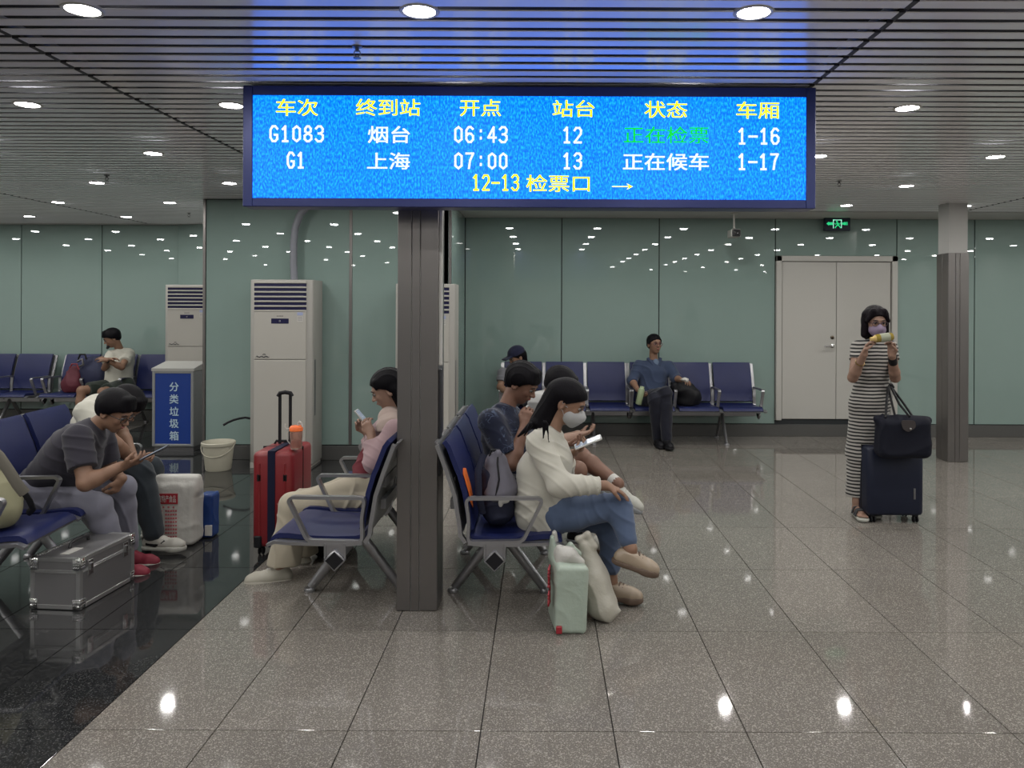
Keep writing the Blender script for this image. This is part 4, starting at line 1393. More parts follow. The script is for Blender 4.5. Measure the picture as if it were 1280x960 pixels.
# bags on the far left bench
r = empty('backpack', (-6.02, 10.05, 0.45), 0, 'dark blue backpack on the far left bench beside the man in a white t-shirt', 'bag')
s = SDF().cone(P(116, 470, 10.0), P(122, 457, 10.05), 0.17, 0.13, 0.03, flat=((0, 1, 0), 0.6), cut=[((0, 0, 0.452), (0, 0, -1))]).cone(P(106, 462, 10.0), P(112, 452, 10.0), 0.08, 0.06, 0.03)
s.obj('bag_body', 0.014, mat('backpack_blue', (0.012, 0.016, 0.05), 0.7), r, (0.008, 20))
wtube('haul_loop', [P(98, 449, 9.95), P(100, 443, 9.95), P(106, 443, 9.95), P(108, 449, 9.95)], 0.012, M_BLK, r)
wtube('grey_strap', [P(97, 452, 9.9), P(103, 449, 9.88), P(104, 456, 9.88), P(99, 458, 9.9)], 0.014, M_SHELL, r)
r = empty('tote_bag', (-6.2, 9.95, 0.45), 0, 'dark red bag on the far left bench, left of the backpack', 'bag')
s = SDF().cone(P(89, 481, 9.9), P(93, 466, 9.95), 0.13, 0.09, 0.03, flat=((0, 1, 0), 0.6), cut=[((0, 0, 0.452), (0, 0, -1))])
s.obj('bag_body', 0.014, mat('maroon_fabric', (0.08, 0.008, 0.018), 0.7), r, (0.008, 20))
wtube('handle', [P(87, 460, 9.86), P(90, 455, 9.86), P(96, 455, 9.86), P(99, 462, 9.86)], 0.009, M_RED, r)

# black bag beside the man in the blue shirt
r = empty('black_bag', (1.70, 9.0, 0.45), 0, 'black bag on the bench beside the man in the blue shirt', 'bag')
s = SDF().cone(P(860, 499, 8.95), P(858, 488, 8.95), 0.15, 0.11, 0.03, flat=((0, 1, 0), 0.7), cut=[((0, 0, 0.445), (0, 0, -1))]).cone(P(846, 484, 8.92), P(866, 494, 8.92), 0.07, 0.09, 0.04)
s.obj('bag_body', 0.012, M_BLK, r, (0.008, 20))

# tote hanging on the navy suitcase handle
M_TOTE = dens_mat('navy_nylon', (0.006, 0.007, 0.014), 0.75, b=(60, 0.3, 0.003))
M_LEA = mat('brown_leather', (0.035, 0.028, 0.028), 0.5)
r = empty('tote_bag', (2.66, 5.62, 0.56), 0, 'black tote bag with a leather flap hanging on the suitcase handle', 'bag')
s = SDF()
c = P(1129, 547, 5.55)
s.rbox((c.x, 5.56, c.z+0.0), (0.185, 0.085, 0.145), 0.05, k=0.02)
s.cone((c.x-0.185, 5.56, c.z+0.135), (c.x+0.19, 5.56, c.z+0.125), 0.024, 0.022, 0.05)
s.obj('bag_body', 0.008, M_TOTE, r, (0.007, 16, (0.8, 0.1, 0.4)))
q = NB()
prism(q, rounded([(0.0, 0.0), (0.10, 0.0), (0.105, -0.05), (0.05, -0.085), (0.01, -0.06)], 0.02), 'y', -0.006, 0.0)
a = P(1128, 525.5, 5.46)
bmesh.ops.translate(q, vec=(a.x-2.66-0.01, 5.462-5.62, a.z-0.56), verts=q.verts)
obj('leather_flap', fix(q), M_LEA, r)
q = NB(); bmesh.ops.create_icosphere(q, subdivisions=2, radius=0.010, matrix=Matrix.Translation(P(1138, 536, 5.45)-Vector((2.66, 5.62, 0.56)))); obj('snap_button', q, M_CHR, r, True)
top = P(1110, 483, 5.84)
for (xb, yb, d0) in ((1106, 521, 5.50), (1137, 521, 5.50)):
    pass
wtube('strap', [P(1107, 522, 5.5), P(1108.5, 500, 5.55), P(1110, 484, 5.80), P(1114, 484, 5.84), P(1124, 505, 5.6), P(1137, 521, 5.5)], 0.009, M_BLK, r)
wtube('strap', [P(1119, 521, 5.62), P(1114, 500, 5.70), P(1110, 482, 5.84), P(1116, 486, 5.88), P(1130, 505, 5.72), P(1141, 521, 5.62)], 0.009, M_BLK, r)

# ------------------------------------------------------------------ people
def V(*a): return np.array(a, float)
def nz(v):
    v = np.array(v, float); return v/np.linalg.norm(v)


SKIN = {k: mat('skin_'+k, c, 0.5, spec=0.35, var=(9, 0.06)) for k, c in
        {'tan': (0.22, 0.125, 0.082), 'light': (0.27, 0.165, 0.12), 'brown': (0.17, 0.09, 0.062)}.items()}


def hair_mat(name, c):
    m = mat(name, c, 0.5, spec=0.10, bump=(70, 0.6, 0.003, (6, 6, 0.5)))
    return m
M_HAIR = hair_mat('black_hair', (0.0035, 0.003, 0.0045))
M_HAIRB = hair_mat('dark_brown_hair', (0.006, 0.004, 0.006))
M_EYEW = mat('eye_white', (0.20, 0.18, 0.17), 0.4)
M_IRIS = mat('iris', (0.012, 0.008, 0.006), 0.2)
M_LIP = mat('lips', (0.28, 0.09, 0.08), 0.45)
M_BROW = mat('brow', (0.015, 0.012, 0.012), 0.7)
M_RIM = mat('glasses_rim', (0.010, 0.010, 0.012), 0.3)
M_PHONE = mat('phone_body', (0.02, 0.02, 0.025), 0.25)
M_PSCR = mat('phone_screen', (0.05, 0.06, 0.07), 0.2, emit=((0.55, 0.65, 0.8), 0.35))


def cloth(name, c, rough=0.85, sheen=0.15, var=(5, 0.08)):
    return mat(name, c, rough, spec=0.25, bump=(220, 0.25, 0.0008), sheen=sheen, var=var)


class Head:
    def __init__(s, c, f, up=(0, 0, 1), sc=1.0):
        s.c = V(*c); s.f = nz(f); s.k = sc
        sd = np.cross(s.f, V(*up)); s.s = nz(sd); s.u = np.cross(s.s, s.f)
        s.R = [s.s, s.f, s.u]
    def p(s, a=0, f=0, u=0): return s.c+(s.s*a+s.f*f+s.u*u)*s.k
    def prims(s, S, ears=True):
        k = s.k
        S.ell(s.p(0, -0.012, 0.035), V(0.073, 0.093, 0.080)*k, s.R, k=0.02)
        S.cone(s.p(0, 0.030, 0.0), s.p(0, 0.052, -0.082), 0.056*k, 0.024*k, k=0.03)
        S.ell(s.p(0, 0.022, -0.040), V(0.056, 0.056, 0.055)*k, s.R, k=0.03)
        for e in (-1, 1):
            S.ell(s.p(e*0.033, 0.062, -0.018), V(0.022, 0.018, 0.02)*k, s.R, k=0.015)      # cheek
            S.ell(s.p(e*0.031, 0.094, 0.008), V(0.015, 0.014, 0.009)*k, s.R, k=0.006, sub=True)   # eye socket
            if ears:
                S.ell(s.p(e*0.074, -0.010, -0.008), V(0.010, 0.020, 0.032)*k, s.R, k=0.006)
                S.ell(s.p(e*0.082, -0.006, -0.006), V(0.006, 0.010, 0.018)*k, s.R, k=0.003, sub=True)
        S.cone(s.p(-0.03, 0.078, 0.030), s.p(0.03, 0.078, 0.030), 0.010*k, k=0.012)
        S.cone(s.p(0, 0.082, 0.012), s.p(0, 0.103, -0.020), 0.0075*k, 0.0115*k, k=0.010)
        for e in (-1, 1): S.ell(s.p(e*0.012, 0.094, -0.024), V(0.008, 0.010, 0.007)*k, s.R, k=0.006)
        S.cone(s.p(-0.016, 0.084, -0.044), s.p(0.016, 0.084, -0.044), 0.0075*k, k=0.008)
        S.cone(s.p(-0.014, 0.082, -0.056), s.p(0.014, 0.082, -0.056), 0.008*k, k=0.008)
    def face(s, root, mask=None, glasses=None, lids=0.5, h=0.0035):
        k = s.k
        for e in (-1, 1):
            q = SDF().ell(s.p(e*0.031, 0.080, 0.008), V(0.013, 0.009, 0.0075)*k, s.R, k=0.002)
            eo = q.obj('eye', 0.003, M_EYEW, root)
            q = SDF().ell(s.p(e*0.031, 0.0865, 0.005), V(0.006, 0.004, 0.006)*k, s.R, k=0.001)
            q.obj('iris', 0.002, M_IRIS, eo)
            wtube('eyebrow', [s.p(e*0.014, 0.090, 0.028), s.p(e*0.031, 0.090, 0.034), s.p(e*0.050, 0.078, 0.027)], [0.003*k, 0.0042*k, 0.002*k], M_BROW, root, 6)
            wtube('eyelid', [s.p(e*0.017, 0.088, 0.010), s.p(e*0.031, 0.0925, 0.0145), s.p(e*0.046, 0.083, 0.009)], [0.002*k, 0.0028*k, 0.0018*k], M_BROW, root, 6)
        if mask is None:
            wtube('lips', [s.p(-0.022, 0.080, -0.050), s.p(-0.010, 0.0905, -0.049), s.p(0, 0.0925, -0.050), s.p(0.010, 0.0905, -0.049), s.p(0.022, 0.080, -0.050)], [0.002, 0.005*k, 0.0055*k, 0.005*k, 0.002], M_LIP, root, 8)
        else:
            q = SDF().ell(s.p(0, 0.050, -0.046), V(0.064, 0.062, 0.056)*k, s.R, k=0.02, cut=[(s.p(0, 0.022, 0), -s.f), (s.p(0, 0.0, 0.000), s.u*1.0+s.f*0.18)])
            q.cone(s.p(0, 0.092, -0.005), s.p(0, 0.112, -0.028), 0.012*k, 0.014*k, k=0.02, cut=[(s.p(0, 0.0, 0.004), s.u)])
            q.cone(s.p(0, 0.100, -0.04), s.p(0, 0.075, -0.085), 0.020*k, 0.022*k, k=0.03)
            mo = q.obj('face_mask', h, mask, root, (0.0012, 70, (0.05, 0.05, 1)))
            for e in (-1, 1):
                for uu in (0.0, -0.06):
                    wtube('ear_loop', [s.p(e*0.056, 0.035, uu-0.01), s.p(e*0.074, 0.01, uu*0.5-0.005), s.p(e*0.079, -0.016, 0.006 if uu == 0 else -0.028)], 0.0014, mask, mo, 5)
        if glasses:
            g = []
            q = NB()
            for e in (-1, 1):
                pts = []
                for i in range(16):
                    a = 2*PI*i/16
                    pts.append(s.p(e*0.033+0.024*math.cos(a), 0.098-abs(0.033*e+0.024*math.cos(a))*0.10, 0.004+0.018*math.sin(a)))
                tube(q, pts, 0.0024, 6, cyc=True)
                tube(q, [s.p(e*0.057, 0.094, 0.010), s.p(e*0.076, 0.05, 0.010), s.p(e*0.080, -0.01, 0.004)], 0.0022, 6)
            tube(q, [s.p(-0.010, 0.099, 0.008), s.p(0.010, 0.099, 0.008)], 0.0022, 6)
            off = root.location
            bmesh.ops.translate(q, vec=-Vector(off), verts=q.verts)
            obj('glasses', fix(q), glasses, root, True)
    def hair_cap(s, S, thick=0.014, hairline=0.0, k=0.012):
        """skull cap of hair; cut by a plane from the forehead to the nape"""
        kk = s.k
        n_ = -(s.u*0.80-s.f*0.60)
        S.ell(s.p(0, -0.014, 0.038), (V(0.074, 0.094, 0.080)+thick)*kk, s.R, k=k, cut=[(s.p(0, 0, hairline), n_)])
        S.ell(s.p(0, -0.055, -0.005), V(0.068, 0.055, 0.060)*kk, s.R, k=k)
        return S


def short_hair(hd, root, m, vol=0.014, fringe=0.0, h=0.005, sides=True):
    S = SDF(); hd.hair_cap(S, vol)
    for e in (-1, 1):
        if sides: S.cone(hd.p(e*0.070, 0.020, 0.045), hd.p(e*0.073, 0.014, 0.005), 0.016*hd.k, 0.007*hd.k, k=0.01)
    if fringe:
        for i in range(7):
            a = -0.05+0.1*i/6
            S.cone(hd.p(a*0.8, 0.045, 0.105), hd.p(a+0.004, 0.083-abs(a)*0.25, 0.070-fringe), 0.018*hd.k, 0.007*hd.k, k=0.02)
    return S.obj('hair', h, m, root, (0.0022, 120, tuple(hd.s+0.3*hd.f)))


def hand(S, w, d, n, side, L=1.0, curl=(0.3, 0.5, 0.4), spread=0.12, thumb_in=0.4, curls=None):
    """w wrist, d direction of the fingers, n palm normal, side = +1/-1: where the thumb is (along n x d)"""
    w = V(*w); d = nz(d); n = nz(V(*n)-d*np.dot(n, d)); t = np.cross(n, d)*side
    S.cone(w, w+d*0.030*L, 0.024*L, 0.020*L, k=0.012, flat=(t, 1.25))
    S.cone(w+d*0.022*L, w+d*0.074*L, 0.0155*L, 0.0140*L, k=0.012, flat=(t, 2.5))
    lens = [0.070, 0.078, 0.072, 0.056]
    for i in range(4):
        o = 0.030-0.020*i
        dd = nz(d+t*(spread*(1.5-i)*0.5))
        p = w+d*0.078*L+t*o*L-d*abs(i-1)*0.004*L
        cc = curls[i] if curls else curl
        ang = 0
        rr = [0.0088, 0.0082, 0.0076, 0.0066]
        for j, (fr, cu) in enumerate(zip((0.44, 0.32, 0.24), cc)):
            ang += cu
            dirj = dd*math.cos(ang)+n*math.sin(ang)
            q = p+dirj*lens[i]*fr*L
            S.cone(p, q, rr[j]*L*(0.9 if i == 3 else 1), rr[j+1]*L*(0.9 if i == 3 else 1), k=0.0035)
            p = q
    p0 = w+d*0.028*L+t*0.020*L
    p1 = p0+nz(d*0.62+t*0.72+n*0.35)*0.036*L
    p2 = p1+nz(d*(0.85)+t*(0.45-thumb_in)+n*(0.2+thumb_in*0.8))*0.028*L
    p3 = p2+nz(d*(0.85)+t*(0.25-thumb_in)+n*(0.2+thumb_in))*0.023*L
    S.cone(p0, p1, 0.0145*L, 0.0112*L, k=0.010); S.cone(p1, p2, 0.0108*L, 0.0096*L, k=0.004); S.cone(p2, p3, 0.0094*L, 0.0078*L, k=0.004)


def limb(S, a, b, ra, rb, bulge=0.0, k=0.02, at=0.3):
    a, b = V(*a), V(*b)
    m = a+(b-a)*at
    S.cone(a, m, ra, (ra+(rb-ra)*at)+bulge, k=k); S.cone(m, b, (ra+(rb-ra)*at)+bulge, rb, k=k)


def shoe(root, ankle, toe, m, sole_m, L=0.25, low=False, z0=None, h=0.006, pitch=None, stripe=None, lace=None):
    a = V(*ankle); d = nz(toe)
    up = nz(V(0, 0, 1)-d*d[2])
    sd = np.cross(d, up)
    heel = a-d*0.035-up*0.055; ball = a+d*(L*0.50)-up*0.062; tip = a+d*(L*0.63)-up*0.064
    base = a-up*0.095
    cutb = [(base+up*0.022, -up)]
    S = SDF()
    S.cone(heel, ball, 0.036, 0.040, k=0.02, cut=cutb)
    S.cone(ball, tip, 0.040, 0.033, k=0.02, cut=cutb)
    S.cone(a-up*0.02-d*0.006, a+d*0.06-up*0.045, 0.040, 0.034, k=0.03, cut=cutb+[(a+up*(0.012 if not low else -0.012), up)])
    so = S.obj('shoe', h, m, root)
    S = SDF()
    c2 = [(base, -up), (base+up*0.026, up)]
    S.cone(heel-up*0.02, ball-up*0.02, 0.041, 0.047, k=0.02, cut=c2)
    S.cone(ball-up*0.02, tip-up*0.016, 0.047, 0.036, k=0.02, cut=c2)
    S.obj('sole', h, sole_m, so)
    if lace:
        for i in range(4):
            c = a+d*(0.050+0.019*i)-up*(0.004+0.0075*i)
            wtube('lace', [c-sd*0.026-up*0.010, c+up*0.004, c+sd*0.026-up*0.010], 0.0045, lace, so, 6)
    if stripe:
        for e in (-1, 1):
            pts = [a-d*0.03-up*0.05+sd*e*0.037, a+d*0.03-up*0.058+sd*e*0.040, a+d*0.075-up*0.045+sd*e*0.038, a+d*0.09-up*0.03+sd*e*0.030]
            wtube('side_stripe', pts, [0.010, 0.012, 0.009, 0.006], stripe, so, 8, flat=(sd, 0.4))
    return so


def phone(c, d, n, label, w=0.074, L=0.155, group=None, case=None):
    """d long axis, n screen normal"""
    c = Vector(c); d = Vector(d).normalized(); n = Vector(n); n = (n-d*n.dot(d)).normalized(); t = d.cross(n)
    r = empty('mobile_phone', c, 0, label, 'phone', group)
    Mx = Matrix((tuple((t.x, d.x, n.x)), tuple((t.y, d.y, n.y)), tuple((t.z, d.z, n.z)))).to_4x4()
    q = NB(); box(q, -w/2, w/2, -L/2, L/2, -0.005, 0.004, bev=0.004, seg=2, M=Mx); obj('body', fix(q), case or M_PHONE, r)
    q = NB(); box(q, -w/2+0.004, w/2-0.004, -L/2+0.005, L/2-0.005, 0.004, 0.005, M=Mx); obj('screen', fix(q), M_PSCR, r)
    q = NB(); box(q, -w/2+0.008, -w/2+0.03, L/2-0.04, L/2-0.012, -0.0075, -0.005, bev=0.001, M=Mx); obj('camera_bump', fix(q), M_BLACK, r)
    return r


def legs_len(tag_, J):
    for (a, b) in (('shn', 'eln'), ('eln', 'wrn'), ('shf', 'elf'), ('elf', 'wrf'), ('hn', 'kn'), ('kn', 'an'), ('hf', 'kf'), ('kf', 'af'), ('pel', 'neck')):
        if a in J and b in J: print('LEN', tag_, a, b, round(float(np.linalg.norm(V(*J[a])-V(*J[b]))), 3))


def body(root, J, hd, skin, h=0.006, arms=(0.045, 0.036, 0.026), legs=(0.075, 0.055, 0.034), hands=None, slim=1.0):
    S = SDF()
    pel, neck = V(*J['pel']), V(*J['neck'])
    shn, shf = V(*J['shn']), V(*J['shf'])
    ax = nz(shn-shf)
    chest = pel*0.35+neck*0.65
    S.cone(pel, chest, 0.095*slim, 0.100*slim, k=0.03, flat=(ax, 1.3)); S.cone(chest, neck-(neck-pel)*0.12, 0.10*slim, 0.06*slim, k=0.03, flat=(ax, 1.3))
    S.cone(shn, shf, 0.046*slim, k=0.03)
    S.cone(neck-(neck-pel)*0.08, hd.p(0, -0.025, -0.055), 0.052*slim, 0.047*slim, k=0.03)
    hd.prims(S)
    for x in ('n', 'f'):
        limb(S, J['sh'+x], J['el'+x], arms[0], arms[1], 0.002); limb(S, J['el'+x], J['wr'+x], arms[1]+0.002, arms[2], 0.004, at=0.25)
        if 'k'+x in J:
            limb(S, J['h'+x], J['k'+x], legs[0], legs[1], 0, k=0.03); limb(S, J['k'+x], J['a'+x], legs[1]-0.004, legs[2], 0.006)
            S.cone(J['a'+x], V(*J['a'+x])-V(0, 0, 0.04), legs[2], 0.03)
    for hh in (hands or []): hand(S, *hh[:4], **(hh[4] if len(hh) > 4 else {}))
    return S.obj('body', h, skin, root)


def torso_cloth(S, J, r0, r1, slim=1.3, top=0.06, k=0.04, cut=None, belly=0.0, bf=None):
    pel, neck = V(*J['pel']), V(*J['neck']); ax = nz(V(*J['shn'])-V(*J['shf']))
    chest = pel*0.33+neck*0.67
    S.cone(pel, chest, r0, r1, k=k, flat=(ax, slim), cut=cut); S.cone(chest, neck-(neck-pel)*0.10, r1, top, k=k, flat=(ax, slim), cut=cut)
    m = (V(*J['shn'])+V(*J['shf']))/2
    S.cone(J['shn'], m, 0.060, 0.070, k=k); S.cone(J['shf'], m, 0.060, 0.070, k=k)
    return S


def sleeve(S, J, x, t, r0, r1, k=0.025, fore=None):
    sh, el, wr = V(*J['sh'+x]), V(*J['el'+x]), V(*J['wr'+x])
    if t <= 1.0:
        e = sh+(el-sh)*t; S.cone(sh, sh+(el-sh)*(t+0.12), r0, r1, k=k, cut=[(e, el-sh)])
    else:
        S.cone(sh, el, r0, r1, k=k)
        e = el+(wr-el)*(t-1); r2 = fore if fore else r1*0.8
        S.cone(el, el+(wr-el)*(t-1+0.1), r1, r2, k=k, cut=[(e, wr-el)])
    return S


def P3(*a): return np.array(P(*a))


# ---- 1. woman in white shirt and mask, crossed legs, near seat of the right bench
root = empty('person', (0.05, 4.12, 0), 0, 'person in a white shirt, jeans and white face mask holding a phone, legs crossed', 'person')
J = dict(pel=P3(684, 640, 4.12), neck=P3(689, 537, 4.12), shn=P3(673, 554, 3.99), shf=P3(690, 548, 4.27),
         eln=P3(700, 606, 3.90), wrn=P3(757, 607, 3.95), elf=P3(702, 602, 4.35), wrf=P3(713, 568, 4.17),
         hn=P3(692, 645, 4.04), hf=P3(690, 640, 4.21), kn=P3(773, 632, 4.02), an=P3(788, 686, 3.93), kf=P3(762, 652, 4.15), af=P3(764, 726, 4.15))
legs_len('w1', J)
hd = Head(P3(709, 503, 4.12), (0.84, -0.22, -0.46), sc=1.0)
body(root, J, hd, SKIN['tan'], 0.0048, arms=(0.040, 0.033, 0.025), legs=(0.075, 0.056, 0.031), slim=0.88,
     hands=[(J['wrn'], (0.90, 0.05, -0.32), (-0.2, 0, -1), 1, dict(L=0.92, curl=(0.25, 0.3, 0.25), spread=0.2)),
            (J['wrf'], (0.85, -0.15, 0.45), (-0.4, 0.1, 1), -1, dict(L=0.92, curl=(0.5, 0.6, 0.5), thumb_in=0.7))])
hd.face(root, mask=mat('mask_white', (0.34, 0.34, 0.34), 0.8))
M_SHIRT = cloth('white_shirt', (0.43, 0.415, 0.36))
S = SDF(); torso_cloth(S, J, 0.128, 0.112, 1.22, 0.062)
S.cone(P3(672, 640, 4.10), P3(670, 590, 4.12), 0.125, 0.105, k=0.05, flat=((0, 1, 0), 1.25))
S.cone(P3(683, 655, 4.10), P3(700, 640, 4.10), 0.085, 0.06, k=0.04, flat=((0, 1, 0), 1.7))
sleeve(S, J, 'n', 1.86, 0.066, 0.062, fore=0.043); sleeve(S, J, 'f', 1.75, 0.064, 0.058, fore=0.045)
S.cone(J['neck']+V(-0.030, -0.040, -0.015), J['neck']+V(-0.030, 0.040, -0.015), 0.026, k=0.04)
S.cone(J['neck']+V(-0.02, -0.055, 0.005), J['neck']+V(0.045, -0.035, -0.045), 0.018, 0.010, k=0.01)
sh_ = S.obj('shirt', 0.006, M_SHIRT, root, (0.0042, 52, (0.75, 0.3, 0.75)))
e = J['wrn']+(J['eln']-J['wrn'])*0.20
wtube('cuff', [e-V(0.016, 0, 0), e+V(0.016, 0, 0)], 0.0435, M_SHIRT, sh_, 16)
q = SDF().ell(e+V(-0.002, -0.045, -0.002), (0.009, 0.004, 0.009), k=0.001); q.obj('button', 0.002, mat('button_grey', (0.25, 0.24, 0.2), 0.4), sh_)
M_JEAN = cloth('blue_denim', (0.070, 0.098, 0.165))
S = SDF()
S.cone(J['pel']-V(0, 0.07, 0), J['pel']+V(0, 0.07, 0), 0.105, k=0.03)
limb(S, J['hn'], J['kn'], 0.095, 0.068, k=0.03); limb(S, J['kn'], J['kn']+(J['an']-J['kn'])*0.78, 0.064, 0.050, 0.004)
limb(S, J['hf'], J['kf'], 0.092, 0.066, k=0.03); limb(S, J['kf'], J['kf']+(J['af']-J['kf'])*0.74, 0.062, 0.054, 0.004)
S.obj('trousers', 0.006, M_JEAN, root, (0.0045, 45, (0.9, 0.2, 0.5)))
S = SDF(); hd.hair_cap(S, 0.012, hairline=-0.004)
S.cone(hd.p(0, -0.075, 0.02), P3(672, 528, 4.12), 0.060, 0.045, k=0.03, flat=((0, 1, 0), 1.15))
S.cone(hd.p(0, -0.06, -0.05), P3(680, 532, 4.10), 0.050, 0.030, k=0.03)
for (a, b_, D_, r_) in (((668, 528), (647, 546), 4.09, 0.024), ((664, 530), (655, 545), 4.03, 0.014), ((681, 528), (679, 548), 3.92, 0.014), ((684, 530), (686, 553), 3.93, 0.008), ((674, 525), (668, 543), 4.2, 0.014)):
    S.cone(P3(*a, D_), P3(*b_, D_), r_, 0.004, k=0.01)
S.obj('hair', 0.0048, M_HAIR, root, (0.0024, 110, tuple(hd.s)))
M_SNK = mat('champagne_leather', (0.30, 0.235, 0.17), 0.35, spec=0.6)
M_SOLEB = mat('brown_sole', (0.10, 0.065, 0.045), 0.6)
shoe(root, J['an'], (0.92, -0.05, -0.28), M_SNK, M_SOLEB, 0.225, low=True, lace=M_SOLEB)
shoe(root, J['af']+V(0.0, 0, 0.0), (0.93, -0.35, 0), M_SNK, M_SOLEB, 0.225, low=True, lace=M_SOLEB)
phone(P3(735, 554, 4.12)+V(0.0, 0, 0.006), (0.93, -0.02, 0.38), (-0.38, -0.15, 0.93), 'white-cased phone held by the person in the white shirt', case=M_WHITE)

# ---- 2. man in navy patterned shirt behind her
root = empty('person', (-0.2, 4.62, 0), 0, 'person in a dark navy patterned shirt and shorts resting a hand on the chin', 'person')
J = dict(pel=P3(640, 612, 4.62), neck=P3(630, 507, 4.62), shn=P3(613, 527, 4.46), shf=P3(638, 520, 4.82),
         eln=P3(640, 580, 4.36), wrn=P3(656, 532, 4.46), elf=P3(686, 580, 4.85), wrf=P3(702, 556, 4.66),
         hn=P3(645, 612, 4.53), hf=P3(645, 610, 4.72), kn=P3(722, 588, 4.53), an=P3(737, 668, 4.80), kf=P3(726, 570, 4.74), af=P3(772, 605, 4.52))
legs_len('m2', J)
hd = Head(P3(652, 480, 4.62), (0.78, -0.28, -0.52))
body(root, J, hd, SKIN['brown'], 0.0052, arms=(0.046, 0.038, 0.027), legs=(0.078, 0.055, 0.035),
     hands=[(J['wrn'], (0.25, 0.1, 0.95), (0.2, 0.9, -0.2), -1, dict(curl=(0.7, 0.9, 0.6))),
            (J['wrf'], (0.95, -0.1, 0.1), (-0.2, 0, 1), -1, dict(curl=(0.5, 0.6, 0.4)))])
hd.face(root)
short_hair(hd, root, M_HAIR, 0.020, fringe=0.012)


def pattern_mat(name, base, light, scale):
    m = cloth(name, base); nt = m.node_tree; b = nt.nodes['Principled BSDF']
    tc = nt.nodes.new('ShaderNodeTexCoord')
    v = nt.nodes.new('ShaderNodeTexVoronoi'); v.feature = 'DISTANCE_TO_EDGE'; v.inputs['Scale'].default_value = scale
    n = nt.nodes.new('ShaderNodeTexNoise'); n.inputs['Scale'].default_value = scale*0.5
    mx = nt.nodes.new('ShaderNodeMix'); mx.data_type = 'VECTOR'; mx.inputs[0].default_value = 0.12
    nt.links.new(tc.outputs['Object'], n.inputs['Vector']); nt.links.new(tc.outputs['Object'], mx.inputs[4]); nt.links.new(n.outputs['Color'], mx.inputs[5])
    nt.links.new(mx.outputs[1], v.inputs['Vector'])
    cr = nt.nodes.new('ShaderNodeValToRGB'); cr.color_ramp.elements[0].position = 0.02; cr.color_ramp.elements[1].position = 0.09
    cr.color_ramp.elements[0].color = (*light, 1); cr.color_ramp.elements[1].color = (*base, 1)
    n2 = nt.nodes.new('ShaderNodeTexNoise'); n2.inputs['Scale'].default_value = scale*0.35
    nt.links.new(tc.outputs['Object'], n2.inputs['Vector'])
    c2 = nt.nodes.new('ShaderNodeValToRGB'); c2.color_ramp.elements[0].position = 0.46; c2.color_ramp.elements[1].position = 0.56
    m2 = nt.nodes.new('ShaderNodeMix'); m2.data_type = 'RGBA'
    nt.links.new(v.outputs['Distance'], cr.inputs[0]); nt.links.new(n2.outputs['Fac'], c2.inputs[0])
    nt.links.new(c2.outputs[0], m2.inputs[0]); m2.inputs[6].default_value = (*base, 1); nt.links.new(cr.outputs[0], m2.inputs[7])
    nt.links.new(m2.outputs[2], b.inputs['Base Color'])
    return m


M_NAVP = pattern_mat('navy_leaf_print', (0.007, 0.010, 0.026), (0.055, 0.075, 0.125), 26)
S = SDF(); torso_cloth(S, J, 0.145, 0.142, 1.25, 0.075); sleeve(S, J, 'n', 0.80, 0.070, 0.062, k=0.05); sleeve(S, J, 'f', 0.8, 0.072, 0.062)
S.cone(J['neck']+V(-0.03, -0.06, 0.0), J['neck']+V(0.02, -0.06, -0.01), 0.018, k=0.01)
S.obj('shirt', 0.007, M_NAVP, root, (0.004, 46, (0.7, 0.2, 0.8)))
M_SHORT = cloth('black_shorts', (0.012, 0.013, 0.018))
S = SDF().cone(J['pel']-V(0, 0.08, 0), J['pel']+V(0, 0.08, 0), 0.11, k=0.03)
for x in 'nf': S.cone(J['h'+x], J['h'+x]+(J['k'+x]-J['h'+x])*0.80, 0.10, 0.082, k=0.03, cut=[(J['h'+x]+(J['k'+x]-J['h'+x])*0.74, J['k'+x]-J['h'+x])])
S.obj('shorts', 0.008, M_SHORT, root, (0.005, 30))
M_SHW = mat('white_sneaker', (0.38, 0.38, 0.34), 0.5)
M_SOLEG = mat('grey_sole', (0.22, 0.23, 0.24), 0.6)
shoe(root, J['af'], (0.80, -0.25, -0.38), M_SHW, M_SOLEG, 0.26, lace=M_WHITE)
shoe(root, J['an'], (0.75, -0.6, 0), M_SHW, M_SOLEB, 0.26, lace=M_WHITE)
for x in 'fn': wtube('sock', [J['a'+x]+(J['k'+x]-J['a'+x])*0.02, J['a'+x]+(J['k'+x]-J['a'+x])*0.16], 0.040, M_WHITE, root, 14)

# ---- 3. person bowed on the third seat
root = empty('person', (-0.2, 5.12, 0), 0, 'person with black hair and white top bowed behind the person in the white shirt', 'person')
J = dict(pel=P3(640, 590, 5.12), neck=P3(681, 500, 5.12), shn=P3(674, 504, 4.95), shf=P3(682, 502, 5.29), eln=P3(690, 553, 4.9), wrn=P3(722, 545, 5.02),
         elf=P3(694, 552, 5.35), wrf=P3(722, 543, 5.2), hn=P3(642, 590, 5.03), hf=P3(642, 590, 5.21), kn=P3(722, 582, 5.0), an=P3(722, 660, 5.0), kf=P3(722, 582, 5.25), af=P3(724, 655, 5.25))
legs_len('p3', J)
hd = Head(P3(699, 484, 5.12), (0.75, -0.1, -0.65))
body(root, J, hd, SKIN['light'], 0.008, slim=0.9, hands=[(J['wrn'], (0.8, 0.3, 0.2), (-0.2, 0.3, 1), 1), (J['wrf'], (0.8, -0.3, 0.2), (-0.2, 0.3, 1), -1)])
hd.face(root, h=0.006)
short_hair(hd, root, M_HAIR, 0.024, fringe=0.02, h=0.007)
M_OFFW = cloth('off_white_top', (0.38, 0.38, 0.37))
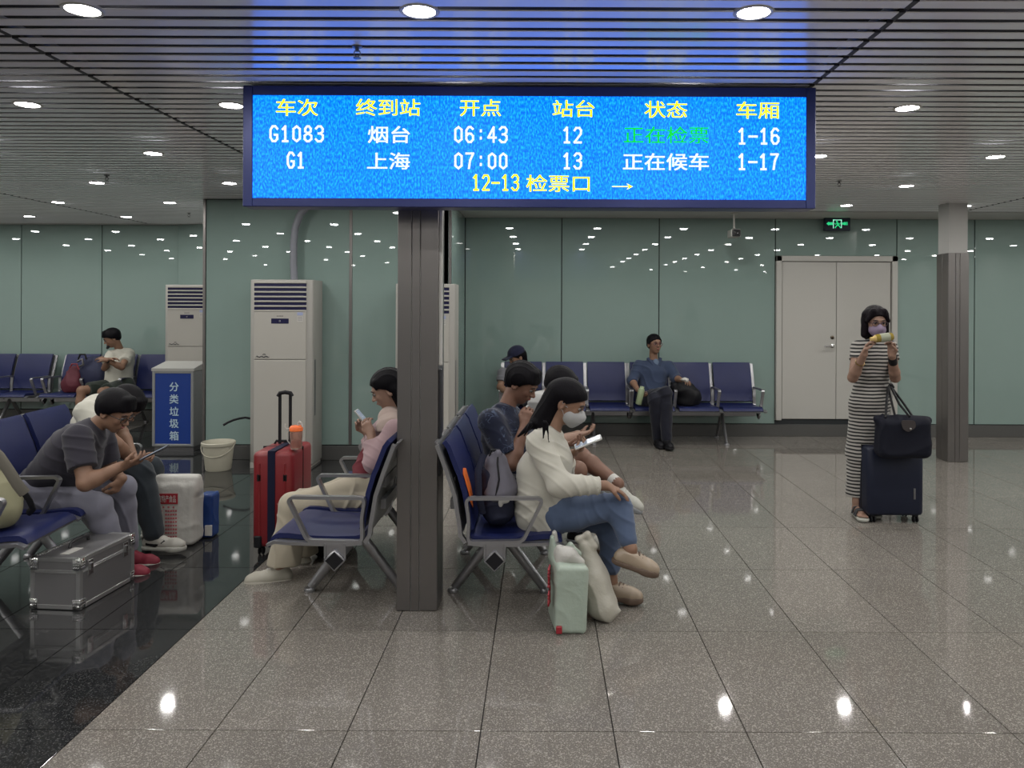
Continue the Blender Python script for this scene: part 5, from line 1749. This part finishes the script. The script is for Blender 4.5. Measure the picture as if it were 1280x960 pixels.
S = SDF(); torso_cloth(S, J, 0.12, 0.115, 1.25, 0.07); sleeve(S, J, 'n', 0.6, 0.070, 0.062); sleeve(S, J, 'f', 0.6, 0.070, 0.062)
S.obj('top', 0.009, M_OFFW, root, (0.006, 30))
S = SDF().cone(J['pel']-V(0, 0.08, 0), J['pel']+V(0, 0.08, 0), 0.11, k=0.03)
for x in 'nf': limb(S, J['h'+x], J['k'+x], 0.095, 0.07); limb(S, J['k'+x], J['a'+x], 0.066, 0.055)
S.obj('trousers', 0.010, M_SHORT, root, (0.005, 30))
for x in 'nf': shoe(root, J['a'+x], (0.9, -0.2, 0), M_BLK, M_SOLEG, 0.25, h=0.009)

# ---- 4. girl in pink on the left bench
root = empty('person', (-1.0, 4.62, 0), 0, 'person in a pale pink collared top and cream wide trousers looking at a phone', 'person')
J = dict(pel=P3(462, 610, 4.62), neck=P3(489, 520, 4.62), shn=P3(494, 538, 4.46), shf=P3(484, 532, 4.79),
         eln=P3(468, 578, 4.40), wrn=P3(464, 543, 4.48), elf=P3(466, 577, 4.80), wrf=P3(459, 540, 4.66),
         hn=P3(460, 615, 4.53), hf=P3(460, 611, 4.72), kn=P3(366, 633, 4.50), an=P3(350, 708, 4.47), kf=P3(378, 628, 4.72), af=P3(376, 694, 4.78))
legs_len('g4', J)
hd = Head(P3(485, 487, 4.62), (-0.86, -0.12, -0.42))
body(root, J, hd, SKIN['light'], 0.0048, arms=(0.038, 0.031, 0.023), legs=(0.074, 0.055, 0.034), slim=0.86,
     hands=[(J['wrn'], (-0.45, 0.15, 0.85), (0.2, 1, 0.2), -1, dict(L=0.9, curl=(0.6, 0.8, 0.6), thumb_in=0.6)),
            (J['wrf'], (-0.45, -0.1, 0.80), (0.2, -1, 0.2), 1, dict(L=0.9, curl=(0.7, 0.9, 0.6), thumb_in=0.6))])
hd.face(root)
M_PINK = cloth('pale_pink_cotton', (0.33, 0.23, 0.24))
M_COLL = cloth('cream_collar', (0.38, 0.30, 0.265))
S = SDF(); torso_cloth(S, J, 0.108, 0.105, 1.2, 0.06)
sleeve(S, J, 'n', 1.75, 0.062, 0.062, fore=0.048); sleeve(S, J, 'f', 1.75, 0.060, 0.058, fore=0.046)
S.obj('top', 0.006, M_PINK, root, (0.004, 56, (0.5, 0.3, 1)))
S = SDF()
c = J['neck']
S.cone(c+V(0.0, -0.015, -0.01), c+V(0.015, -0.05, -0.045), 0.075, 0.095, k=0.02, flat=((0, 1, 0), 1.4), cut=[(c+V(0, 0, -0.060), V(0.25, 0, -1))])
S.obj('wide_collar', 0.006, M_COLL, root, (0.003, 40))
S = SDF().cone(P3(462, 588, 4.60), P3(468, 570, 4.60), 0.100, 0.085, k=0.02, flat=((0, 1, 0), 1.3)); S.obj('undershirt', 0.008, mat('crimson_cotton', (0.11, 0.006, 0.014), 0.8), root, (0.004, 40))
M_CREAM = cloth('cream_linen', (0.37, 0.33, 0.255))
S = SDF().cone(J['pel']-V(0, 0.07, 0), J['pel']+V(0, 0.07, 0), 0.115, k=0.03)
for x, rk, rh in (('n', 0.078, 0.092), ('f', 0.078, 0.085)):
    limb(S, J['h'+x], J['k'+x], 0.105, rk, k=0.04)
    lo_ = J['a'+x]+(J['k'+x]-J['a'+x])*0.02
    S.cone(J['k'+x], lo_+V(0.02, 0, 0), rk-0.004, rh, k=0.03, cut=[(lo_+V(0, 0, 0.01), V(0, 0, -1))])
S.obj('trousers', 0.006, M_CREAM, root, (0.008, 24, (1.0, 0.5, 0.15)))
S = SDF(); hd.hair_cap(S, 0.013, hairline=0.004)
S.cone(hd.p(0, -0.06, 0.0), P3(500, 522, 4.66), 0.062, 0.048, k=0.03)
S.cone(P3(500, 522, 4.66), P3(506, 560, 4.70), 0.048, 0.02, k=0.03)
S.cone(hd.p(-0.055, -0.035, -0.01), hd.p(-0.045, -0.050, -0.12), 0.032, 0.028, k=0.02); S.cone(hd.p(-0.02, -0.06, -0.06), hd.p(-0.02, -0.075, -0.19), 0.06, 0.03, k=0.02)
S.cone(hd.p(-0.052, 0.04, 0.075), hd.p(-0.060, 0.055, 0.035), 0.020, 0.008, k=0.015)
S.obj('hair', 0.0048, M_HAIR, root, (0.0024, 110, tuple(hd.s)))
shoe(root, J['an'], (-0.93, -0.30, 0), mat('ivory_sneaker', (0.38, 0.36, 0.30), 0.5), mat('ivory_sole', (0.34, 0.32, 0.27), 0.6), 0.255, lace=M_WHITE)
shoe(root, J['af'], (-0.93, -0.2, 0), mat('ivory_sneaker_b', (0.55, 0.52, 0.43), 0.5), mat('ivory_sole_b', (0.48, 0.45, 0.38), 0.6), 0.255, lace=M_WHITE)
phone(P3(453, 522, 4.56), (-0.62, 0, 0.72), (0.72, -0.1, 0.62), 'light phone held by the person in the pale pink top', case=M_WHITE, L=0.12, w=0.06)

# ---- 5. man in dark grey tee on the left bench
root = empty('person', (-2.9, 4.6, 0), 0, 'person in a dark grey t-shirt and glasses leaning over a phone', 'person')
J = dict(pel=P3(50, 612, 4.58), neck=P3(119, 530, 4.5), shn=P3(97, 548, 4.31), shf=P3(126, 545, 4.70),
         eln=P3(107, 604, 4.22), wrn=P3(152, 583, 4.32), elf=P3(140, 592, 4.74), wrf=P3(152, 598, 4.52),
         hn=P3(55, 622, 4.47), hf=P3(55, 616, 4.68), kn=P3(122, 632, 4.45), an=P3(146, 701, 4.57), kf=P3(152, 610, 4.66), af=P3(160, 688, 4.76))
legs_len('m5', J)
hd = Head(P3(143, 515, 4.50), (0.84, -0.10, -0.50))
body(root, J, hd, SKIN['tan'], 0.0048, arms=(0.048, 0.041, 0.028), legs=(0.08, 0.058, 0.038),
     hands=[(J['wrn'], (0.92, 0.15, 0.28), (-0.25, 0.35, 0.9), -1, dict(curl=(0.25, 0.5, 0.5), thumb_in=0.5)),
            (J['wrf'], (-0.35, -0.25, -0.85), (-0.8, 0.2, 0.3), 1, dict(curl=(0.7, 0.8, 0.6)))])
hd.face(root, glasses=M_RIM)
short_hair(hd, root, M_HAIR, 0.020, fringe=0.010)
M_TEE = cloth('charcoal_tee', (0.026, 0.024, 0.034))
S = SDF(); torso_cloth(S, J, 0.135, 0.128, 1.28, 0.075)
mid = (J['pel']+J['neck'])/2; bk = nz(np.cross(nz(J['neck']-J['pel']), V(0, 1, 0)))
S.ell(mid+bk*(-0.035), (0.15, 0.17, 0.17), k=0.05)
sleeve(S, J, 'n', 0.68, 0.078, 0.075); sleeve(S, J, 'f', 0.68, 0.076, 0.07)
S.obj('t_shirt', 0.0065, M_TEE, root, (0.0042, 46, (0.6, 0.3, 0.8)))
M_LTR = cloth('light_grey_trousers', (0.165, 0.165, 0.205))
S = SDF().cone(J['pel']-V(0, 0.09, 0), J['pel']+V(0, 0.09, 0), 0.12, k=0.03)
for x in 'nf':
    limb(S, J['h'+x], J['k'+x], 0.105, 0.076, k=0.035)
    limb(S, J['k'+x], J['a'+x]+V(0, 0, 0.03), 0.074, 0.060, 0.004)
S.obj('trousers', 0.007, M_LTR, root, (0.0065, 34, (0.9, 0.2, 0.5)))
M_RSH = mat('crimson_suede', (0.17, 0.010, 0.025), 0.7)
for x in 'nf': shoe(root, J['a'+x], (0.97, -0.10, 0), M_RSH, M_SHW, 0.275, lace=M_RSH)
phone(P3(193, 566, 4.33), (0.88, 0.05, 0.45), (-0.45, -0.1, 0.9), 'dark phone held by the person in the dark grey t-shirt')

# ---- 6. man in white tee on the same bench, bent forward
root = empty('person', (-2.9, 5.05, 0), 0, 'person in a white t-shirt and dark trousers bowed behind the dark grey t-shirt', 'person')
J = dict(pel=P3(104, 590, 5.05), neck=P3(126, 497, 5.05), shn=P3(108, 515, 4.88), shf=P3(124, 508, 5.24),
         eln=P3(146, 556, 4.80), wrn=P3(166, 577, 4.95), elf=P3(152, 540, 5.22), wrf=P3(170, 580, 5.08),
         hn=P3(107, 594, 4.95), hf=P3(107, 592, 5.15), kn=P3(176, 590, 4.94), an=P3(192, 668, 4.93), kf=P3(188, 585, 5.16), af=P3(190, 655, 5.3))
legs_len('m6', J)
hd = Head(P3(157, 507, 5.05), (0.60, -0.1, -0.78))
body(root, J, hd, SKIN['tan'], 0.006, arms=(0.046, 0.038, 0.027), hands=[(J['wrn'], (0.8, 0.3, -0.1), (-0.2, 0.6, 0.5), -1, dict(curl=(0.6, 0.7, 0.5))), (J['wrf'], (0.8, -0.3, -0.1), (-0.2, -0.6, 0.5), 1, dict(curl=(0.6, 0.7, 0.5)))])
hd.face(root, h=0.005)
short_hair(hd, root, M_HAIR, 0.022, fringe=0.015, h=0.006)
M_WT = cloth('white_tee', (0.46, 0.45, 0.39))
S = SDF(); torso_cloth(S, J, 0.130, 0.125, 1.28, 0.075)
sleeve(S, J, 'n', 0.55, 0.075, 0.07); sleeve(S, J, 'f', 0.55, 0.075, 0.07)
S.obj('t_shirt', 0.008, M_WT, root, (0.006, 28))
M_DTR = cloth('dark_slate_trousers', (0.018, 0.024, 0.030))
S = SDF().cone(J['pel']-V(0, 0.09, 0), J['pel']+V(0, 0.09, 0), 0.12, k=0.03)
for x in 'nf':
    limb(S, J['h'+x], J['k'+x], 0.10, 0.078, k=0.035); limb(S, J['k'+x], J['a'+x]+V(0, 0, 0.02), 0.076, 0.066, 0.004)
S.obj('trousers', 0.008, M_DTR, root, (0.007, 30, (0.9, 0.2, 0.5)))
shoe(root, J['an'], (1, -0.06, 0), mat('cream_runner', (0.36, 0.35, 0.31), 0.5), M_SHW, 0.285, lace=M_WHITE, stripe=M_BLK)
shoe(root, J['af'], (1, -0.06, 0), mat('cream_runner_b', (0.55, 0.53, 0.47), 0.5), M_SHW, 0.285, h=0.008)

# ---- 7. standing woman in the striped dress
root = empty('person', (2.45, 5.88, 0), 0, 'person standing in a black and white striped dress with glasses and lilac mask', 'person')
D7 = 5.88
J = dict(pel=P3(1086, 502, D7), neck=P3(1092, 424, D7), shn=P3(1073, 435, D7-0.03), shf=P3(1112, 434, D7+0.02),
         eln=P3(1066, 472, D7-0.14), wrn=P3(1080, 443, D7-0.30), elf=P3(1119, 472, D7-0.14), wrf=P3(1115, 444, D7-0.30),
         hn=P3(1078, 505, D7), hf=P3(1094, 505, D7), kn=P3(1075, 568, D7-0.02), an=P3(1071, 627, D7-0.02), kf=P3(1090, 568, D7), af=P3(1087, 624, D7+0.08))
legs_len('w7', J)
hd = Head(P3(1094, 403, D7-0.04), (-0.04, -1, -0.16), sc=0.98)
body(root, J, hd, SKIN['light'], 0.0055, arms=(0.040, 0.034, 0.024), legs=(0.075, 0.052, 0.031), slim=0.66,
     hands=[(J['wrn'], (0.22, -0.15, 0.92), (0.75, -0.5, 0), 1, dict(L=0.92, curl=(0.5, 0.7, 0.6), thumb_in=0.6)),
            (J['wrf'], (-0.10, -0.15, 0.95), (-0.75, -0.5, 0), -1, dict(L=0.92, curl=(0.5, 0.7, 0.6), thumb_in=0.6))])
hd.face(root, mask=mat('mask_lilac', (0.22, 0.17, 0.25), 0.8), glasses=mat('maroon_rim', (0.03, 0.012, 0.03), 0.3), h=0.0045)


def stripes(name, a, b_, per, duty):
    m = cloth(name, a); nt = m.node_tree; b = nt.nodes['Principled BSDF']
    tc = nt.nodes.new('ShaderNodeTexCoord'); sp = nt.nodes.new('ShaderNodeSeparateXYZ')
    n = nt.nodes.new('ShaderNodeTexNoise'); n.inputs['Scale'].default_value = 5
    nt.links.new(tc.outputs['Object'], n.inputs['Vector']); nt.links.new(tc.outputs['Object'], sp.inputs[0])
    ma = nt.nodes.new('ShaderNodeMath'); ma.operation = 'MULTIPLY_ADD'; ma.inputs[1].default_value = 0.022
    nt.links.new(n.outputs['Fac'], ma.inputs[0]); nt.links.new(sp.outputs['Z'], ma.inputs[2])
    md = nt.nodes.new('ShaderNodeMath'); md.operation = 'MODULO'; md.inputs[1].default_value = per
    nt.links.new(ma.outputs[0], md.inputs[0])
    gt = nt.nodes.new('ShaderNodeMath'); gt.operation = 'GREATER_THAN'; gt.inputs[1].default_value = per*duty
    nt.links.new(md.outputs[0], gt.inputs[0])
    mx = nt.nodes.new('ShaderNodeMix'); mx.data_type = 'RGBA'
    mx.inputs[6].default_value = (*a, 1); mx.inputs[7].default_value = (*b_, 1)
    nt.links.new(gt.outputs[0], mx.inputs[0]); nt.links.new(mx.outputs[2], b.inputs['Base Color'])
    return m


M_STR = stripes('striped_jersey', (0.34, 0.325, 0.30), (0.010, 0.010, 0.012), 0.0265, 0.55)
S = SDF()
ax = (1, 0, 0)
w0, w1, w2, w3, w4 = P3(1092, 445, D7), P3(1090, 470, D7), P3(1087, 505, D7), P3(1080, 565, D7), P3(1073, 619, D7+0.02)
S.cone(w0, w1, 0.092, 0.088, k=0.03, flat=(ax, 1.38)); S.cone(w1, w2, 0.088, 0.112, k=0.03, flat=(ax, 1.34))
S.cone(w2, w3, 0.112, 0.105, k=0.03, flat=(ax, 1.30)); S.cone(w3, w4+V(0, 0, -0.05), 0.105, 0.088, k=0.03, flat=(ax, 1.12), cut=[(w4, V(0, 0, -1))])
m_ = (J['shn']+J['shf'])/2
S.cone(J['shn'], m_+V(0, 0, 0.012), 0.052, 0.056, k=0.03); S.cone(J['shf'], m_+V(0, 0, 0.012), 0.052, 0.056, k=0.03)
sleeve(S, J, 'n', 0.42, 0.055, 0.052); sleeve(S, J, 'f', 0.42, 0.055, 0.052)
S.obj('dress', 0.006, M_STR, root, (0.004, 26, (1, 0.5, 0.1)))
S = SDF(); hd.hair_cap(S, 0.016, hairline=0.004)
for e in (-1, 1):
    S.cone(hd.p(e*0.066, -0.01, 0.06), hd.p(e*0.082, 0.012, -0.095), 0.034, 0.026, k=0.02)
    S.cone(hd.p(e*0.040, 0.058, 0.095), hd.p(e*0.078, 0.050, 0.02), 0.024, 0.014, k=0.02)
S.cone(hd.p(0, -0.05, 0), hd.p(0, -0.05, -0.085), 0.082, 0.075, k=0.03)
S.obj('hair', 0.0055, M_HAIRB, root, (0.002, 120, (1, 0.4, 0)))
M_SAN = mat('black_sandal', (0.02, 0.02, 0.022), 0.5)
for x in 'nf':
    a = J['a'+x]
    d_ = nz(V(-0.1, -1, 0)); sd = np.cross(d_, V(0, 0, 1))
    S = SDF(); z1 = 0.028
    base = V(a[0], a[1], 0)
    S.cone(base-d_*0.03+V(0, 0, 0.03), base+d_*0.15+V(0, 0, 0.03), 0.036, 0.046, k=0.02, cut=[(V(0, 0, 0.004), V(0, 0, -1)), (V(0, 0, z1), V(0, 0, 1))])
    so = S.obj('sandal', 0.005, M_SHW, root)
    for t in (0.03, 0.085, 0.11):
        c = base+d_*t+V(0, 0, 0.03)
        wtube('strap', [c-sd*0.045, c-sd*0.03+V(0, 0, 0.045), c+V(0, 0, 0.056-t*0.1), c+sd*0.03+V(0, 0, 0.045), c+sd*0.045], 0.008, M_SAN, so, 8)
    S = SDF().cone(base-d_*0.02+V(0, 0, 0.055), base+d_*0.10+V(0, 0, 0.045), 0.030, 0.030, k=0.01).cone(base+V(0, 0, 0.05), a, 0.032, 0.032, k=0.02)
    for i in range(5): S.cone(base+d_*0.11+sd*(-0.026+0.013*i)+V(0, 0, 0.042), base+d_*(0.165-0.006*i)+sd*(-0.028+0.014*i)+V(0, 0, 0.038), 0.0095, 0.008, k=0.004)
    S.obj('foot', 0.0045, SKIN['light'], so)
wtube('bracelet', [J['wrf']+(J['elf']-J['wrf'])*t+V(0, 0, 0) for t in (0.10, 0.34)], 0.031, M_BLK, root, 14)
wtube('bracelet', [J['wrn']+(J['eln']-J['wrn'])*t+V(0, 0, 0) for t in (0.34, 0.37)], 0.034, mat('brass_bangle', (0.35, 0.25, 0.10), 0.3, 0.9), root, 14)
# drink bottle held sideways
a, b_ = P(1088, 424, D7-0.37), P(1117, 420.5, D7-0.37)
r = empty('tea_bottle', (a+b_)/2, 0, 'small yellow drink bottle held sideways by the standing person', 'bottle')
d = (b_-a).normalized(); Mx = d.to_track_quat('Z', 'Y').to_matrix().to_4x4(); L = (b_-a).length
q = NB(); lathe(q, [(0, -L*0.28), (0.028, -L*0.28), (0.030, -L*0.2), (0.030, L*0.40), (0.024, L*0.46), (0, L*0.46)], 24, M=Mx); obj('body', fix(q), mat('amber_tea', (0.26, 0.19, 0.03), 0.15, coat=0.5), r, True)
q = NB(); lathe(q, [(0.0305, -L*0.10), (0.0312, -L*0.10), (0.0312, L*0.30), (0.0305, L*0.30)], 24, M=Mx); obj('label_band', fix(q), mat('pale_label', (0.28, 0.30, 0.22), 0.4), r, True)
q = NB(); lathe(q, [(0, -L*0.5), (0.014, -L*0.5), (0.016, -L*0.40), (0.016, -L*0.38), (0.020, -L*0.34), (0.027, -L*0.28)], 20, M=Mx); obj('cap', fix(q), mat('gold_cap', (0.55, 0.40, 0.15), 0.3), r, True)

# ---- 8. man in blue shirt at the green wall
root = empty('person', (1.3, 9.0, 0), 0, 'person in a blue shirt seated at the green wall with a pale green bottle', 'person')
J = dict(pel=P3(815, 498, 9.0), neck=P3(817, 451, 9.12), shn=P3(798, 458, 9.1), shf=P3(836, 458, 9.1),
         eln=P3(790, 476, 8.98), wrn=P3(797, 487, 8.78), elf=P3(845, 473, 8.98), wrf=P3(852, 475, 8.78),
         hn=P3(808, 500, 9.0), hf=P3(823, 500, 9.0), kn=P3(832, 491, 8.62), an=P3(833, 548, 8.60), kf=P3(818, 499, 8.62), af=P3(822, 547, 8.72))
legs_len('m8', J)
hd = Head(P3(818, 430.5, 9.08), (0.35, -0.93, 0.02))
body(root, J, hd, SKIN['tan'], 0.007, hands=[(J['wrn'], (0.5, -0.5, -0.5), (0.5, 0.2, 0.2), 1, dict(curl=(0.6, 0.7, 0.5))), (J['wrf'], (0.5, -0.8, 0.0), (0, 0, -1), -1, dict(curl=(0.5, 0.6, 0.5)))])
hd.face(root, glasses=mat('wine_rim', (0.10, 0.012, 0.03), 0.3), h=0.006)
short_hair(hd, root, M_HAIR, 0.010, h=0.007)
M_BLS = cloth('slate_blue_shirt', (0.030, 0.044, 0.085))
S = SDF(); torso_cloth(S, J, 0.125, 0.125, 1.32, 0.075); sleeve(S, J, 'n', 1.25, 0.070, 0.060, fore=0.052); sleeve(S, J, 'f', 1.35, 0.070, 0.060, fore=0.052)
so = S.obj('shirt', 0.009, M_BLS, root, (0.007, 26))
S = SDF().ell(J['neck']+V(0.015, -0.075, -0.055), (0.045, 0.04, 0.085), k=0.01); S.obj('undershirt', 0.008, cloth('grey_blue_tee', (0.11, 0.15, 0.22)), root)
for e in (-1, 1): wtube('collar', [J['neck']+V(e*0.075, -0.04, 0.03), J['neck']+V(0.015+e*0.035, -0.108, -0.045), J['neck']+V(0.02+e*0.006, -0.125, -0.13)], [0.02, 0.016, 0.008], M_BLS, so, 8)
S = SDF().cone(J['pel']-V(0.09, 0, 0), J['pel']+V(0.09, 0, 0), 0.11, k=0.03)
for x in 'nf': limb(S, J['h'+x], J['k'+x], 0.098, 0.075, k=0.03); limb(S, J['k'+x], J['a'+x]+V(0, 0, 0.0), 0.072, 0.060)
S.obj('trousers', 0.010, cloth('black_trousers', (0.010, 0.011, 0.020)), root, (0.007, 26))
for x in 'nf': shoe(root, J['a'+x], (0.1, -1, 0), M_BLK, M_BLK, 0.27, h=0.009)
c = P(800.5, 494, 8.66)
r = empty('flask', c, 0, 'pale green bottle held by the person in the blue shirt', 'bottle')
q = NB(); lathe(q, [(0, -0.105), (0.030, -0.105), (0.034, -0.10), (0.036, 0.06), (0.030, 0.075), (0, 0.075)], 20, M=Matrix.Rotation(math.radians(12), 4, 'Y')); obj('body', fix(q), mat('pale_green_flask', (0.26, 0.32, 0.19), 0.4), r, True)
q = NB(); lathe(q, [(0, 0.075), (0.024, 0.075), (0.024, 0.10), (0, 0.103)], 20, M=Matrix.Rotation(math.radians(12), 4, 'Y')); obj('cap', fix(q), mat('flask_cap', (0.42, 0.50, 0.32), 0.4), r, True)
c = P(856, 474.5, 8.70)
r = empty('tissue', c, 0, 'crumpled pale tissue in the hand of the person in the blue shirt', 'tissue')
SDF().ell(c, (0.045, 0.03, 0.022), k=0.02).ell(c+Vector((0.02, 0, -0.02)), (0.022, 0.02, 0.018), k=0.02).obj('paper', 0.006, M_WHITE, r, (0.006, 80))

# ---- 9. person in a cap at the green wall
root = empty('person', (-0.3, 9.0, 0), 0, 'person in a dark baseball cap and grey top at the green wall, looking left', 'person')
J = dict(pel=P3(650, 500, 9.05), neck=P3(646, 459, 9.08), shn=P3(629, 467, 8.98), shf=P3(662, 466, 9.18),
         eln=P3(625, 484, 8.9), wrn=P3(636, 492, 8.72), elf=P3(664, 486, 9.0), wrf=P3(655, 494, 8.75),
         hn=P3(643, 502, 9.0), hf=P3(658, 502, 9.05), kn=P3(640, 503, 8.58), an=P3(638, 553, 8.6), kf=P3(662, 503, 8.6), af=P3(664, 553, 8.6))
legs_len('c9', J)
hd = Head(P3(646, 446.5, 9.03), (-0.80, -0.45, -0.38))
body(root, J, hd, SKIN['tan'], 0.008, hands=[(J['wrn'], (0.4, -0.8, 0), (0.5, 0, 0.8), 1), (J['wrf'], (-0.4, -0.8, 0), (-0.5, 0, 0.8), -1)])
hd.face(root, h=0.007)
S = SDF(); hd.hair_cap(S, 0.010, hairline=-0.02); S.cone(hd.p(0, -0.06, 0), hd.p(0, -0.06, -0.10), 0.07, 0.05, k=0.03); S.obj('hair', 0.008, M_HAIR, root)
M_CAP = cloth('cap_navy', (0.010, 0.012, 0.035))
S = SDF().ell(hd.p(0, -0.012, 0.045), V(0.092, 0.112, 0.095), hd.R, k=0.01, cut=[(hd.p(0, 0, 0.035), -hd.u)])
S.cone(hd.p(-0.04, 0.09, 0.045), hd.p(0.04, 0.09, 0.045), 0.012, k=0.01)
S.cone(hd.p(-0.025, 0.155, 0.035), hd.p(0.025, 0.155, 0.035), 0.010, k=0.02); S.rbox(hd.p(0, 0.125, 0.040), (0.058, 0.045, 0.008), 0.006, hd.R, k=0.01)
co_ = S.obj('cap', 0.006, M_CAP, root)
q = NB(); tube(q, [Vector(hd.p(0.083+0.012, -0.012+0.02*math.cos(a), 0.068+0.02*math.sin(a))) for a in [2*PI*i/12 for i in range(12)]], 0.004, 6, cyc=True)
bmesh.ops.translate(q, vec=-Vector(root.location), verts=q.verts); obj('badge', fix(q), M_SHELL, co_)
S = SDF(); torso_cloth(S, J, 0.12, 0.12, 1.3, 0.07); sleeve(S, J, 'n', 0.62, 0.070, 0.062); sleeve(S, J, 'f', 0.62, 0.070, 0.062)
S.obj('top', 0.010, cloth('grey_top', (0.15, 0.15, 0.165)), root, (0.006, 26))
S = SDF().cone(J['pel']-V(0.08, 0, 0), J['pel']+V(0.08, 0, 0), 0.11, k=0.03)
for x in 'nf': limb(S, J['h'+x], J['k'+x], 0.095, 0.07, k=0.03); limb(S, J['k'+x], J['a'+x], 0.066, 0.055)
S.obj('trousers', 0.011, M_SHORT, root, (0.005, 26))
for x in 'nf': shoe(root, J['a'+x], (0, -1, 0), M_BLK, M_BLK, 0.26, h=0.010)

# ---- 10. man in white tee at the far left wall
root = empty('person', (-5.6, 10.0, 0), 0, 'person in a white t-shirt and green shorts dozing at the far left wall, arms folded', 'person')
J = dict(pel=P3(148, 482, 10.05), neck=P3(151, 437, 10.1), shn=P3(139, 445, 10.0), shf=P3(161, 442, 10.16),
         eln=P3(131, 460, 9.86), wrn=P3(136, 450, 9.74), elf=P3(152, 459, 9.84), wrf=P3(133, 450, 9.72),
         hn=P3(140, 484, 10.0), hf=P3(154, 484, 10.05), kn=P3(102, 488, 9.68), an=P3(97, 534, 9.62), kf=P3(128, 490, 9.58), af=P3(127, 534, 9.5))
legs_len('m10', J)
hd = Head(P3(140, 423, 10.0), (-0.72, -0.50, -0.45))
body(root, J, hd, SKIN['tan'], 0.008, hands=[(J['wrn'], (0.8, 0, 0.2), (0, -0.3, -1), 1), (J['wrf'], (-0.9, 0, 0.3), (0, 0.5, -1), -1)])
hd.face(root, h=0.007)
short_hair(hd, root, M_HAIR, 0.018, fringe=0.01, h=0.008)
S = SDF(); torso_cloth(S, J, 0.135, 0.13, 1.3, 0.08); sleeve(S, J, 'n', 0.6, 0.074, 0.07); sleeve(S, J, 'f', 0.6, 0.074, 0.07)
S.obj('t_shirt', 0.010, M_WT, root, (0.007, 26))
S = SDF().cone(J['pel']-V(0.09, 0, 0), J['pel']+V(0.09, 0, 0), 0.12, k=0.03)
for x in 'nf': S.cone(J['h'+x], J['k'+x], 0.11, 0.088, k=0.03, cut=[(J['h'+x]+(J['k'+x]-J['h'+x])*0.80, J['k'+x]-J['h'+x])])
S.obj('shorts', 0.010, cloth('olive_shorts', (0.022, 0.030, 0.024)), root, (0.006, 26))
for x in 'nf': shoe(root, J['a'+x], (-0.2, -1, 0), M_BLK, M_SHW, 0.27, h=0.010)
wtube('face_mask', [hd.p(-0.03, 0.085, -0.075), hd.p(0, 0.10, -0.085), hd.p(0.03, 0.085, -0.075)], 0.018, M_BLK, root, 8)
wtube('wristwatch', [J['wrf']+(J['elf']-J['wrf'])*t for t in (0.08, 0.18)], 0.033, M_BLK, root, 12)
